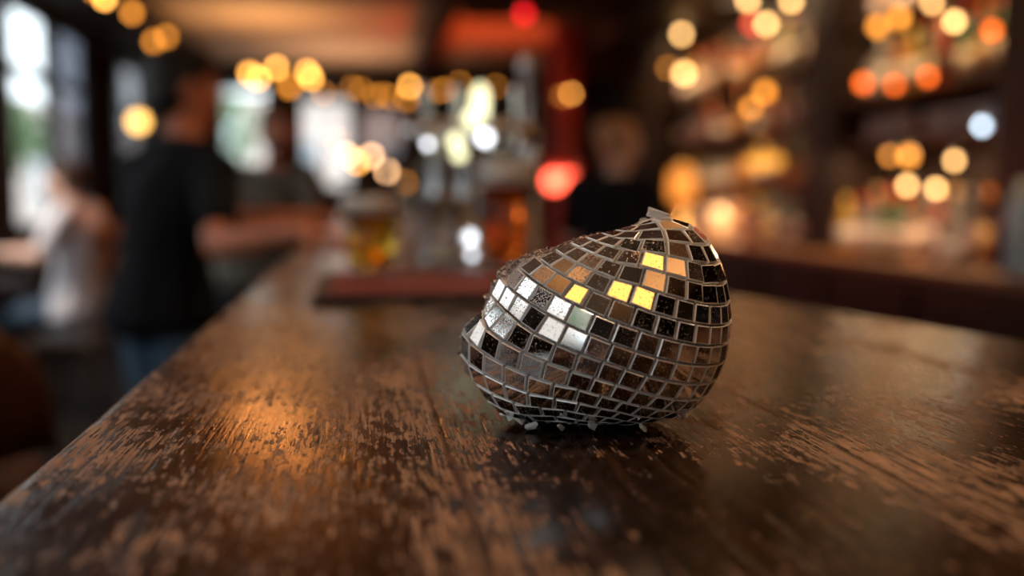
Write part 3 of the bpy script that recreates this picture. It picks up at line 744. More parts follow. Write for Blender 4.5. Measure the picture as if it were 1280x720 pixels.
# warm shelf lights
for y in (4.2, 6.0, 7.3): light('shelf_light', 'AREA', (2.35, y, 2.47), 11, (1, .64, .34), .12, (0, math.radians(-30), 0), sizey=1.0)
for y, z_ in ((4.2, 1.44), (6.5, 1.22)): light('counter_light', 'AREA', (2.44, y, z_), 11, (1, .66, .36), .06, (0, 0, 0), sizey=1.2)
for y, z_ in ((4.2, 2.02), (6.5, 1.93), (6.5, 1.57)): light('shelf_light', 'AREA', (2.46, y, z_), 3, (1, .62, .3), .05, (0, math.radians(-15), 0), sizey=1.2)
light('shelf_light', 'AREA', (2.35, 1.2, 2.47), 12, (1, .6, .28), .12, (0, math.radians(-30), 0), sizey=2.5)

# bottles
def glassm(name, col, tr=.55): return mat(name, col, .06, 0, tr, ior=1.4)
def bottle(kind, gcol, lcol, ccol, nm='spirits_bottle'):
    o = empty(nm, (0, 0, 0))
    if kind == 0: prof = [(0, .004), (.034, 0), (.037, .006), (.037, .17), (.030, .20), (.014, .225), (.013, .27), (0, .27)]; R = .0372; lz = (.05, .13); cz = .265
    elif kind == 1: prof = [(0, .004), (.034, 0), (.037, .005), (.037, .19), (.026, .225), (.014, .26), (.0135, .31), (0, .31)]; R = .0372; lz = (.05, .14); cz = .305
    elif kind == 2: prof = [(0, .004), (.044, 0), (.047, .006), (.047, .12), (.040, .15), (.016, .175), (.014, .21), (0, .21)]; R = .0472; lz = (.035, .10); cz = .205
    else: prof = [(0, .004), (.028, 0), (.030, .006), (.031, .20), (.024, .23), (.013, .25), (.013, .30), (0, .30)]; R = .0312; lz = (.06, .16); cz = .295
    bm = bmesh.new(); lathe(bm, prof, 20); link('glass_body', bm, glassm('bottle glass %s' % str(gcol), gcol), o)
    bm = bmesh.new(); lathe(bm, [(R - .001, lz[0]), (R + .0006, lz[0]), (R + .0006, lz[1]), (R - .001, lz[1])], 20); link('paper_label', bm, mat('bottle label %s' % str(lcol), lcol, .6), o)
    bm = bmesh.new(); lathe(bm, [(0, cz - .03), (.0155, cz - .03), (.0155, cz + .012), (.012, cz + .016), (0, cz + .016)], 14); link('cap', bm, mat('bottle cap %s' % str(ccol), ccol, .35), o)
    return o
AM, CL, GR, YE, RD, BL, DK = (.75, .22, .03), (.42, .42, .40), (.05, .18, .04), (.85, .55, .10), (.55, .04, .02), (.35, .55, .70), (.10, .04, .02)
CR, WH, TA, LP = (.85, .72, .52), (.85, .82, .78), (.60, .36, .14), (.78, .60, .55)
kinds = [(0, AM, CR, DK, 'amber'), (1, CL, WH, TA, 'clear'), (1, GR, CR, RD, 'green'), (2, AM, TA, DK, 'squat amber'), (3, CL, LP, WH, 'slim clear'), (0, YE, WH, YE, 'yellow'), (1, RD, DK, TA, 'red'), (2, CL, WH, DK, 'squat clear'), (3, DK, TA, AM, 'slim dark'), (0, CL, LP, RD, 'pink labelled clear')]
protos = {}
def put_bottle(k, x, y, z, place, grp):
    kd = kinds[k]
    if k not in protos:
        o = bottle(*kd[:4]); protos[k] = o
    else: o = copy_tree(protos[k])
    o.location = (x, y, z); o.rotation_euler.z = random.uniform(0, 6)
    tag(o, '%s bottle %s' % (kd[4], place), 'bottle', grp)
    return o
rb = random.Random(5)
rows = [(3.52, 4.90, .93, 'standing on the back counter below the near bay shelves', 'bottles on the back counter, near bay', .115),
        (3.52, 4.90, 1.70, 'on the middle shelf of the near bay', 'bottles on the middle shelf, near bay', .115),
        (3.52, 4.90, 2.06, 'on the top shelf of the near bay', 'bottles on the top shelf, near bay', .13),
        (5.21, 7.95, .93, 'standing on the back counter below the far bay shelves', 'bottles on the back counter, far bay', .17),
        (5.21, 7.95, 1.27, 'on the lowest shelf of the far bay', 'bottles on the lowest shelf, far bay', .19),
        (5.21, 7.95, 1.61, 'on the middle shelf of the far bay', 'bottles on the middle shelf, far bay', .17),
        (5.21, 7.95, 1.97, 'on the top shelf of the far bay', 'bottles on the top shelf, far bay', .17)]
for y0, y1, z, place, grp, st in rows:
    y = y0 + .085
    while y < y1 - .085:
        put_bottle(rb.choice([0, 2, 3, 4, 5, 7, 8, 9]) if z < 1.5 and y0 > 5 else rb.randrange(len(kinds)), 2.545 + rb.uniform(-.02, .02), y, z + .001, place, grp)
        y += st * rb.uniform(.95, 1.25)
# a second, front rank on the counter
y = 3.62
while y < 4.8:
    put_bottle(rb.choice([1, 4, 5, 7, 9, 2]), 2.37, y, .931, 'in the front rank on the back counter, near bay', 'front rank of bottles on the back counter'); y += rb.uniform(.12, .19)
# tumblers on the low shelf
def tumbler():
    bm = bmesh.new(); lathe(bm, [(0, 0), (.032, 0), (.036, .003), (.041, .12), (.039, .12), (.034, .012), (0, .010)], 24)
    return link('tumbler', bm, mat('frosted bar glass', (.85, .82, .80), .12, 0, .5), None, True)
tp0 = None
for (y0, y1, lab) in ((3.62, 4.82, 'clear tumbler on the low shelf of the near bay'),):
    y = y0
    while y < y1:
        if tp0 is None: tp0 = o = tumbler()
        else: o = tp0.copy(); C.objects.link(o)
        o.location = (2.53 + rb.uniform(-.03, .03), y, 1.481); tag(o, lab, 'glass', 'tumblers, ' + lab[-8:])
        y += rb.uniform(.11, .17)
ORD = 'first second third fourth fifth sixth seventh eighth ninth tenth eleventh twelfth thirteenth fourteenth fifteenth sixteenth seventeenth eighteenth nineteenth twentieth'.split()
rowsets = {}
for o in C.objects:
    if o.parent is None and o.get('category') in ('bottle', 'glass') and o.get('group'): rowsets.setdefault(o['group'], []).append(o)
for g_, os_ in rowsets.items():
    os_.sort(key=lambda q: -q.location.y)               # the far end of a shelf is its left end in the photo
    for k, o in enumerate(os_):
        parts_ = o['label'].split(' bottle ' if 'bottle' in o['label'] else ' tumbler ')
        o['label'] = parts_[0] + (' bottle, ' if 'bottle' in o['label'] else ' tumbler, ') + ORD[min(k, 19)] + ' from the left ' + parts_[1].replace('in the front rank on the back counter, near bay', 'in the front rank on the back counter').replace('standing on the back counter below the', 'on the counter under the').replace('clear tumbler ', '')
# glowing amber lantern and lit strip lamp
p = wallx(853, 216, 2.32)
o = empty('lantern', (p.x, p.y, .93))
bm = bmesh.new(); lathe(bm, [(0, 0), (.07, 0), (.07, .02), (.03, .05), (.02, .25), (0, .25)], 24); link('stand', bm, M_BRASS, o)
bm = bmesh.new(); lathe(bm, [(0, .25), (.085, .25), (.10, .33), (.085, .47), (0, .47)], 24); link('amber_shade', bm, emis('amber lantern glow', (1, .30, .04), 1.3), o)
bm = bmesh.new(); lathe(bm, [(0, .47), (.09, .47), (.04, .51), (0, .52)], 24); link('cap', bm, M_BRASS, o)
tag(o, 'amber table lantern glowing on the far end of the back counter', 'lantern')
p = wallx(964, 207, 2.38)
o = empty('strip_lamp', (2.48, p.y, p.z + .02))
bm = bmesh.new(); box(bm, (-.17, -.22, 0.03), (-.02, .22, .05), .004); box(bm, (-.036, -.2, .05), (-.026, -.18, 1.5885 - p.z - .02), .001); box(bm, (-.036, .18, .05), (-.026, .2, 1.5885 - p.z - .02), .001); link('bracket', bm, M_BRASS, o)
bm = bmesh.new(); tube(bm, [(-.15, -.20, 0), (-.15, .20, 0)], .03, 14); link('lamp_tube', bm, emis('golden strip glow', (1, .42, .05), 1.6), o)
tag(o, 'golden strip lamp under the low shelf of the far bay', 'lamp')
# pale blue bottle at the right edge
bm = bmesh.new(); lathe(bm, [(0, 0), (.055, 0), (.058, .01), (.058, .24), (.045, .28), (.02, .31), (.02, .34), (0, .34)], 24)
o = link('soda_siphon', bm, mat('pale blue glass', (.45, .62, .72), .1, 0, .3), None, True); o.location = (2.40, 3.72, .93 + .001); tag(o, 'pale blue glass bottle at the near end of the back counter', 'bottle')
o.name = 'blue_bottle'; o.location = (2.30, 3.20, .931)
# pale jars on the counter
for (px, lab) in ((940, 'cream jar on the back counter left of the near bay post'), (893, 'cream jar on the back counter beside the amber lantern')):
    p = wallx(px, 260, 2.38)
    o = empty('storage_jar', (p.x, p.y, .93))
    bm = bmesh.new(); lathe(bm, [(0, 0), (.08, 0), (.09, .02), (.09, .17), (.07, .20), (0, .20)], 24); link('jar_body', bm, mat('cream ceramic', (.62, .48, .34), .3), o)
    bm = bmesh.new(); lathe(bm, [(0, .20), (.072, .20), (.072, .22), (.02, .235), (.018, .25), (0, .255)], 24); link('lid', bm, M_MWOOD, o)
    tag(o, lab, 'jar')

# ------------------------------------------------------------------ on the bar
mt_p = at(405, 345, 1.42)
o = empty('bar_mat', (0.115, 1.25, BAR + .0005))
bm = bmesh.new(); box(bm, (-.17, -.17, 0), (.17, .19, .007), .002); link('rubber_rim', bm, mat('black rubber', (.02, .018, .02), .6), o)
bm = bmesh.new(); box(bm, (-.152, -.152, .0071), (.152, .172, .0095), .0008)
link('red_pile', bm, varied('red towelling', (.24, .035, .028), (.30, .06, .05), 30, .7, .3), o)
tag(o, 'red bar mat with a black rubber rim under the beer glasses', 'bar mat')

def pint(x, y, z, lab, beer, foam=.022, fill=.125, hgt=.152, s=1.0):
    o = empty('beer_glass', (x, y, z))
    rt_, rb_ = .043 * s, .030 * s
    def r(zz): return rb_ + (rt_ - rb_) * zz / hgt
    bm = bmesh.new(); lathe(bm, [(0, 0), (rb_, 0), (r(.004), .003), (r(.6 * hgt) + .001, .6 * hgt), (r(.76 * hgt) + .002, .76 * hgt), (rt_, hgt), (rt_ - .0022, hgt), (r(.76 * hgt) - .0005, .76 * hgt), (r(.6 * hgt) - .0022, .6 * hgt), (r(.012) - .003, .012), (0, .011)], 36); link('glass', bm, M_GLASS, o)
    bm = bmesh.new(); lathe(bm, [(0, .0115), (r(.012) - .0034, .0125), (r(fill) - .0026, fill), (0, fill)], 36); link('beer', bm, mat('beer %s' % str(beer), beer, .0, 0, 1.0, ior=1.33), o)
    bm = bmesh.new(); lathe(bm, [(0, fill + .0003), (r(fill) - .0032, fill + .0003), (r(fill + foam) - .003, fill + foam), (.01, fill + foam + .004), (0, fill + foam + .004)], 36); link('foam', bm, mat('beer foam', (.80, .72, .62), .8), o)
    tag(o, lab, 'beer glass')
ZM = BAR + .0101
pint(at(464, 300, 1.30).x, 1.30, ZM, 'pint of golden lager on the red bar mat near the left edge', (1.0, .60, .05), .020, .082, .125)
pint(at(634, 300, 1.36).x, 1.36, ZM, 'taller pint of reddish amber ale behind the mirror ball', (1.0, .20, .025), .035, .118, .165)
# clear glasses
def clear_glass(px, y, z, lab, h=.11, r=.032, stem=False):
    x = at(px, 300, y).x; o = empty('wine_glass' if stem else 'empty_glass', (x, y, z))
    bm = bmesh.new()
    if stem: lathe(bm, [(0, 0), (.03, .0), (.03, .002), (.004, .006), (.0035, .07), (.012, .08), (.033, .11), (.035, .14), (.029, .175), (.028, .175), (.0338, .14), (.0318, .111), (.01, .083), (0, .082)], 30)
    else: lathe(bm, [(0, 0), (r * .85, 0), (r * .88, .003), (r, h), (r - .002, h), (r * .85 - .001, .010), (0, .009)], 30)
    me = link('bowl' if stem else 'glass', bm, M_GLASS, o); tag(o, lab, 'glass')
clear_glass(537, 1.50, BAR, 'empty tumbler between the lager and the chrome taps', .12)
clear_glass(583, 1.38, ZM, 'empty tumbler on the red bar mat beside the amber ale', .10, .027)
clear_glass(560, 1.46, BAR, 'empty tumbler just in front of the middle tap column', .115)
clear_glass(508, 1.60, BAR, 'stemmed wine glass standing just behind the golden lager', stem=True)

# beer font: chrome columns, cross pipe, taps with handles and lit badges
M_BADGE = emis('lit yellow white badge', (1.0, .95, .55), 2.3)
fx0, fx1, fy = at(520, 0, 1.75).x, at(655, 0, 1.75).x, 1.75
o = empty('beer_font', ((fx0 + fx1) / 2, fy, BAR)); hw = (fx1 - fx0) / 2
for s in (-1, -.15, 1):
    bm = bmesh.new(); lathe(bm, [(0, 0), (.032, 0), (.034, .006), (.024, .012), (.019, .02), (.019, .20), (.022, .21), (.022, .24), (.01, .25), (0, .25)], 28, (s * hw * .62, 0, 0)); link('column', bm, M_CHROME, o)
bm = bmesh.new(); tube(bm, [(-hw, 0, .225), (hw, 0, .225)], .022, 24); ball_(bm, (-hw, 0, .225), .024, 3); ball_(bm, (hw, 0, .225), .024, 3); link('cross_pipe', bm, M_CHROME, o)
tapx = [-hw * .85, -hw * .3, hw * .25, hw * .8]
for k, x in enumerate(tapx):
    bm = bmesh.new(); tube(bm, [(x, -.01, .225), (x, -.05, .225), (x, -.065, .21), (x, -.065, .14)], [.011, .010, .009, .007], 14); tp_ = link('tap', bm, M_CHROME, o)
    bm = bmesh.new(); lathe(bm, [(0, .235), (.007, .235), (.005, .25), (.009, .275), (.010, .295), (.006, .305), (0, .306)], 18, (x, -.05, 0)); link('tap_handle', bm, M_CHROME, tp_)
for (px, py, rx, rz) in ((600, 128, .013, .030), (590, 148, .012, .014), (569, 176, .010, .012), (574, 193, .010, .010)):
    p = at(px, py, 1.68) - o.location
    bm = bmesh.new(); bmesh.ops.create_cone(bm, cap_ends=True, segments=32, radius1=1, radius2=1, depth=1, matrix=Matrix.Translation(p) @ Matrix.Diagonal((rx, .012, rz, 1)) @ Matrix.Rotation(PI / 2, 4, 'X'))
    b = link('badge', bm, M_BADGE, o); b['label'] = 'glowing yellow white badge'
    bm = bmesh.new(); tube(bm, [(p.x, p.y + .008, p.z), (p.x, 0.0, .235)], .005, 8); link('badge_stem', bm, M_CHROME, b)
for (px, py, r_) in ((606, 172, .011), (587, 297, .010), (535, 180, .006), (590, 318, .006)):  # glowing beads in place of white highlights on chrome and glass
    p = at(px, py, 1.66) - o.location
    bm = bmesh.new(); ball_(bm, p, r_, 2); b = link('highlight_bead', bm, emis('white highlight glow', (.9, .92, 1), 5.0), o)
    bm = bmesh.new(); tube(bm, [(p.x, p.y + r_ * .5, p.z), (p.x, 0.0, min(p.z, .2))], .004, 8); link('bead_arm', bm, M_CHROME, b)
tag(o, 'chrome beer font with four taps and glowing pale badges', 'beer taps')
# tall chrome tower
x = at(680, 130, 2.0).x
o = empty('chrome_tower', (x - .03, 2.0, BAR))
bm = bmesh.new(); lathe(bm, [(0, 0), (.036, 0), (.036, .008), (.020, .02), (.019, .36), (.022, .365), (.022, .38), (.015, .392), (0, .396)], 28); link('column', bm, varied('satin steel', (.66, .62, .62), (.6, .56, .56), 30, .3, metal=.9), o)
bm = bmesh.new(); tube(bm, [(0, -.018, .20), (0, -.06, .20), (0, -.07, .19), (0, -.07, .14)], [.009, .009, .008, .007], 12); link('spout', bm, M_CHROME, o)
tag(o, 'tall pale steel tap tower standing right of the beer font', 'tap tower')

# ------------------------------------------------------------------ people
def ell(bm, c, r, q=None, sub=2):
    g = bmesh.ops.create_icosphere(bm, subdivisions=sub, radius=1.0)
    for v in g['verts']:
        p = Vector((v.co.x * r[0], v.co.y * r[1], v.co.z * r[2]))
        if q: p = q @ p
        v.co = p + Vector(c)
    return g['verts']
def R3(r): return (r, r, r) if isinstance(r, (int, float)) else r
def hull(bm, chain, sub=2):
    """a run of ellipsoids, each pair wrapped by its own hull"""
    for (c0, r0), (c1, r1) in zip(chain, chain[1:]):
        t_ = bmesh.new(); ell(t_, c0, R3(r0), None, sub); ell(t_, c1, R3(r1), None, sub)
        g = bmesh.ops.convex_hull(t_, input=t_.verts)
        bmesh.ops.delete(t_, geom=[v for v in t_.verts if not v.link_faces], context='VERTS')
        me = bpy.data.meshes.new('tmp'); t_.to_mesh(me); t_.free(); bm.from_mesh(me); bpy.data.meshes.remove(me)
def fused(name, bm, m, parent, vox=.008, it=4):
    o = link(name, bm, m, parent, True)
    r = o.modifiers.new('fuse', 'REMESH'); r.mode = 'VOXEL'; r.voxel_size = vox; r.use_smooth_shade = True
    s = o.modifiers.new('smooth', 'SMOOTH'); s.factor = .5; s.iterations = it
    return o
def V(*a): return Vector(a)

def hand(bm, wr, tip, palm_n, side, curl=.35):
    """palm and five fingers from the wrist towards tip; palm_n = the way the palm faces; side = thumb side"""
    ax = (tip - wr).normalized(); n = (palm_n - ax * palm_n.dot(ax)).normalized(); s = ax.cross(n) * side
    k0 = wr + ax * .02; kn = wr + ax * .085
    hull(bm, [(wr, .024), (k0 + s * .006, (.022, .022, .020))], 1)
    for a in (-.028, -.010, .010, .028):
        hull(bm, [(wr + ax * .015 + s * a * .55, .014), (kn + s * a, .0115)], 1)
    for a, ln in ((.030, .070), (.010, .080), (-.010, .074), (-.029, .058)):
        p = kn + s * a; d = ax.copy(); r0 = .0095
        pts = [(p, r0)]
        for j, fr in enumerate((.45, .32, .23)):
            ang = curl * (j + .6); dd = (ax * math.cos(ang) + n * math.sin(ang) + s * a * 1.2).normalized(); p = p + dd * ln * fr; pts.append((p, r0 - .0009 * (j + 1)))
        hull(bm, pts, 1)
    p0 = wr + ax * .028 + s * .024; p1 = p0 + (ax * .6 + s * .75 + n * .25).normalized() * .038; p2 = p1 + (ax * .9 + s * .25 + n * .3).normalized() * .03; p3 = p2 + (ax + n * .3).normalized() * .022
    hull(bm, [(p0, .015), (p1, .0115), (p2, .010), (p3, .0085)], 1)

def person(base, rz, J, skin, shirt, trou, hair, lab, sleeve='short', hairstyle='short', shoe=(.02, .02, .02), palms=None, shirt_hem=-.02, curl=.35):
    """J: joints in world space; base: feet point; rz: the way the body faces (0 = +y)"""
    o = empty('person', base, rz)
    inv = (Matrix.Translation(base) @ Matrix.Rotation(rz, 4, 'Z')).inverted()
    j = {k: inv @ Vector(v) for k, v in J.items()}
    hd = j['head']; nk = j['neck']; ch = j['chest']; pv = j['pelvis']
    look = J.get('look'); lz = 0.0
    if look is not None: d = (inv.to_3x3() @ Vector(look)); lz = math.atan2(-d.x, d.y)
    qh = Matrix.Rotation(lz, 3, 'Z')
    def hp(x, y, z): return hd + qh @ V(x, y, z)
    bm = bmesh.new()
    # head: skull, face, jaw, nose, ears, brow
    def he(c, r): 
        ell(bm, hp(*c), r, qh, 3)
    he((0, -.012, .022), (.076, .094, .088)); he((0, .015, -.030), (.062, .072, .078)); he((0, .042, -.085), (.034, .034, .026)); he((0, .050, .030), (.058, .034, .036))
    he((.032, .066, -.022), (.026, .020, .022)); he((-.032, .066, -.022), (.026, .020, .022))
    hull(bm, [(hp(0, .086, .018), .010), (hp(0, .104, -.020), .0125)], 2); he((.012, .094, -.024), (.009, .010, .008)); he((-.012, .094, -.024), (.009, .010, .008))
    he((0, .082, -.056), (.026, .012, .012))
    for s in (-1, 1): he((s * .078, -.008, -.005), (.009, .019, .031))
    hull(bm, [(hp(0, -.012, -.06), .052), (nk, .055), (nk + V(0, -.01, -.05), (.075, .06, .05))], 2)
    # torso
    hull(bm, [(nk + V(0, -.01, -.06), (.13, .075, .05)), (ch, (.155, .105, .12)), ((ch + pv) / 2, (.135, .095, .10)), (pv, (.155, .11, .09))], 2)
    # arms
    for s in ('l', 'r'):
        sh_, el, wr, tp = j['sh_' + s], j['el_' + s], j['wr_' + s], j['tip_' + s]
        hull(bm, [(ch + (sh_ - ch) * .5, .065), (sh_, .055), (sh_.lerp(el, .5), .045), (el, .037), (el.lerp(wr, .3), .038), (wr, .025)], 2)
        pn = inv.to_3x3() @ Vector((palms or {}).get(s, (0, 0, -1)))
        hand(bm, wr, tp, pn, 1 if s == 'l' else -1, curl)
        hp_, kn, an = j['hip_' + s], j['kn_' + s], j['an_' + s]
        hull(bm, [(pv.lerp(hp_, .6), .09), (hp_, .088), (hp_.lerp(kn, .5), .074), (kn, .055), (kn.lerp(an, .35), .054), (an, .036)], 2)
        fd = (inv.to_3x3() @ Vector(J['toe'])) if 'toe' in J else V(0, 1, 0); fd.normalize()
        hull(bm, [(an + V(0, 0, -.03), (.034, .036, .03)), (an + fd * .09 + V(0, 0, -.055), (.040, .045, .022)), (an + fd * .16 + V(0, 0, -.06), (.036, .03, .018))], 2)
    fused('body', bm, skin, o, .007, 3)
    for s in (-1, 1):
        bm = bmesh.new(); ball_(bm, hp(s * .030, .072, .004), .0125, 3); e = link('eye', bm, M_EYE, o)
        bm = bmesh.new(); ball_(bm, hp(s * .030, .0805, .004), .006, 2); link('iris', bm, M_IRIS, e)
    bm = bmesh.new(); ell(bm, hp(0, .092, -.051), (.022, .006, .005), qh, 2); ell(bm, hp(0, .091, -.060), (.019, .006, .0055), qh, 2); link('lips', bm, M_LIP, o, True)
    # hair
    bm = bmesh.new()
    def hr(c, r): ell(bm, hp(*c), r, qh, 3)
    hr((0, -.022, .038), (.083, .098, .086)); hr((0, .035, .085), (.060, .050, .032)); hr((0, -.05, -.01), (.072, .066, .08))
    for s in (-1, 1): hr((s * .066, -.005, .035), (.018, .040, .045))
    if hairstyle == 'long': hr((0, -.06, -.06), (.075, .05, .09)); hr((.05, -.03, -.04), (.03, .04, .08)); hr((-.05, -.03, -.04), (.03, .04, .08))
    if hairstyle == 'bun': hr((0, -.10, .06), (.045, .04, .042))
    if hairstyle == 'beard': pass
    fused('hair', bm, hair, o, .006, 3)
    if hairstyle == 'beard':
        bm = bmesh.new(); hull(bm, [(hp(-.055, .03, -.055), .018), (hp(-.03, .068, -.088), .020), (hp(.03, .068, -.088), .020), (hp(.055, .03, -.055), .018)], 2); ell(bm, hp(0, .086, -.040), (.026, .010, .005), qh, 2)
        fused('beard', bm, hair, o, .006, 2)
    # shirt
    bm = bmesh.new()
    hull(bm, [(nk + V(0, -.01, -.055), (.14, .082, .045)), (ch, (.170, .122, .13)), ((ch + pv) / 2, (.155, .118, .11)), (pv + V(0, 0, shirt_hem), (.205, .165, .085))], 2)
    ell(bm, nk + V(0, -.006, -.02), (.064, .064, .022))
    for s in ('l', 'r'):
        sh_, el, wr = j['sh_' + s], j['el_' + s], j['wr_' + s]
        hull(bm, [(nk + V(0, -.01, -.05), (.07, .065, .045)), (sh_, .066)], 2); hull(bm, [(ch, (.12, .11, .12)), (sh_, .067)], 2)
        if sleeve == 'short': hull(bm, [(ch + (sh_ - ch) * .5, .075), (sh_, .068), (sh_.lerp(el, .72), .058)], 2)
        else: hull(bm, [(ch + (sh_ - ch) * .5, .075), (sh_, .067), (sh_.lerp(el, .5), .056), (el, .048), (el.lerp(wr, .88), .036)], 2)
    fused('shirt', bm, shirt, o, .008, 3)
    bm = bmesh.new()
    for s in ('l', 'r'):
        hp_, kn, an = j['hip_' + s], j['kn_' + s], j['an_' + s]
        hull(bm, [(pv.lerp(hp_, .3), (.12, .10, .09)), (hp_, .090), (hp_.lerp(kn, .5), .084), (kn, .066), (kn.lerp(an, .5), .060), (an + V(0, 0, .02), .052)], 2)
    fused('trousers', bm, trou, o, .009, 3)
    for s in ('l', 'r'):
        an = j['an_' + s]; fd = (inv.to_3x3() @ Vector(J['toe'])) if 'toe' in J else V(0, 1, 0); fd.normalize()
        bm = bmesh.new()
        hull(bm, [(an + V(0, 0, -.028), (.042, .046, .036)), (an + fd * .09 + V(0, 0, -.055), (.047, .053, .026)), (an + fd * .17 + V(0, 0, -.058), (.042, .038, .022))], 2)
        fused('shoe', bm, mat('black leather shoe', shoe, .4), o, .006, 3)
    tag(o, lab, 'person')
    return o

def dirs(rz):
    return Vector((math.cos(rz), math.sin(rz), 0)), Vector((-math.sin(rz), math.cos(rz), 0))   # right, forward
M_BLKTEE = varied('black cotton', (.006, .006, .008), (.011, .011, .014), 14, .9, .3, spec=.2)
M_JEANS = varied('blue denim', (.05, .09, .14), (.08, .13, .19), 30, .85, .2)
M_OLIVE = varied('olive grey cotton', (.13, .11, .085), (.19, .16, .12), 12, .85, .3)
M_WHITE = varied('white cotton', (.72, .70, .76), (.80, .78, .83), 12, .85, .3)
M_DKTR = varied('dark trousers', (.02, .02, .025), (.03, .03, .035), 20, .85, .2)
M_BHAIR = varied('black hair', (.010, .008, .007), (.02, .015, .012), 40, .5, .5, (1, 1, .3))
M_BRHAIR = varied('brown hair', (.04, .022, .012), (.08, .045, .025), 40, .5, .5, (1, 1, .3))
M_RDHAIR = varied('reddish blond hair', (.42, .19, .08), (.60, .32, .15), 40, .5, .5, (1, 1, .3))

# the man in black at the bar
rz = math.radians(-52); R_, Fw = dirs(rz)
b = Vector((-.56, 3.0, 0))
J = dict(head=at(232, 112, 3.0), neck=at(232, 165, 3.0), chest=Vector((-.55, 3.0, 1.17)), pelvis=Vector((-.58, 2.98, .90)))
J['look'] = Vector((.85, .35, 0))
J['sh_r'] = Vector((-.55, 3.0, 1.28)) + R_ * .185 + Fw * .05; J['sh_l'] = Vector((-.55, 3.0, 1.29)) - R_ * .18
J['el_r'] = Vector((-.365, 2.62, 1.09)); J['wr_r'] = Vector((-.145, 2.44, 1.13)); J['tip_r'] = Vector((-.02, 2.36, 1.12))
J['el_l'] = Vector((-.36, 3.22, 1.13)); J['wr_l'] = Vector((-.12, 3.10, 1.14)); J['tip_l'] = Vector((0.04, 3.06, 1.12))
J['hip_r'] = J['pelvis'] + R_ * .09; J['hip_l'] = J['pelvis'] - R_ * .09
J['kn_r'] = b + R_ * .10 + Fw * .05 + V(0, 0, .48); J['kn_l'] = b - R_ * .11 + Fw * .03 + V(0, 0, .48)
J['an_r'] = b + R_ * .11 - Fw * .02 + V(0, 0, .085); J['an_l'] = b - R_ * .12 - Fw * .05 + V(0, 0, .085); J['toe'] = Fw
person(b, rz, J, M_SKIN, M_BLKTEE, M_JEANS, M_BHAIR, 'man in a black t-shirt and jeans leaning a forearm on the bar', shirt_hem=-.03)

# the man facing us further along
rz = math.radians(165); R_, Fw = dirs(rz)
b = Vector((-.46, 4.25, 0))
J = dict(head=at(349, 165, 4.2), neck=at(347, 205, 4.22), chest=Vector((-.40, 4.27, 1.18)), pelvis=Vector((-.44, 4.3, .90)))
J['look'] = Vector((.25, -1, 0))
J['sh_r'] = Vector((-.40, 4.26, 1.29)) + R_ * .185; J['sh_l'] = Vector((-.40, 4.26, 1.29)) - R_ * .185
J['el_r'] = J['sh_r'] + V(-.05, -.06, -.25); J['wr_r'] = J['el_r'] + V(.10, -.20, -.02); J['tip_r'] = J['wr_r'] + V(.14, -.08, 0)
J['el_l'] = J['sh_l'] + V(.05, -.12, -.155); J['wr_l'] = J['el_l'] + V(-.04, -.22, -.0); J['tip_l'] = J['wr_l'] + V(-.02, -.16, -.01)
for k in ('el_l', 'wr_l', 'tip_l'): J[k].z = max(J[k].z, 1.14)
J['hip_r'] = J['pelvis'] + R_ * .09; J['hip_l'] = J['pelvis'] - R_ * .09
J['kn_r'] = b + R_ * .10 + Fw * .03 + V(0, 0, .48); J['kn_l'] = b - R_ * .10 + Fw * .03 + V(0, 0, .48)
J['an_r'] = b + R_ * .11 + V(0, 0, .085); J['an_l'] = b - R_ * .11 + V(0, 0, .085); J['toe'] = Fw
person(b, rz, J, M_SKIN, M_OLIVE, M_DKTR, M_BRHAIR, 'man in an olive grey shirt facing the camera behind the man in black', 'long', 'beard')

# the seated person in white
rz = math.radians(80); R_, Fw = dirs(rz)
b = Vector((-1.66, 5.7, 0))
J = dict(head=at(78, 226, 5.7), neck=at(92, 258, 5.7), chest=at(104, 290, 5.7), pelvis=Vector((-1.56, 5.7, .60)))
J['look'] = Vector((-1, .1, 0))
cs = at(98, 268, 5.7)
J['sh_r'] = cs + R_ * .17; J['sh_l'] = cs - R_ * .17
J['el_r'] = J['sh_r'] + V(-.14, .02, -.22); J['wr_r'] = J['el_r'] + V(-.24, -.03, .02); J['tip_r'] = J['wr_r'] + V(-.17, 0, .0)
J['el_l'] = J['sh_l'] + V(-.12, -.03, -.22); J['wr_l'] = J['el_l'] + V(-.24, .02, .02); J['tip_l'] = J['wr_l'] + V(-.17, -.02, 0)
for k in ('el_l', 'wr_l', 'tip_l', 'el_r', 'wr_r', 'tip_r'): J[k].z = max(J[k].z, .80)
J['hip_r'] = J['pelvis'] + R_ * .09; J['hip_l'] = J['pelvis'] - R_ * .09
J['kn_r'] = V(-1.98, 5.7, .56) + R_ * .11; J['kn_l'] = V(-1.98, 5.7, .56) - R_ * .11
J['an_r'] = V(-1.92, 5.7, .085) + R_ * .11; J['an_l'] = V(-1.92, 5.7, .085) - R_ * .11; J['toe'] = Fw
person(b, rz, J, M_PALESKIN, M_WHITE, M_JEANS, M_BRHAIR, 'person in a white shirt sitting at the small table by the windows', curl=.5)

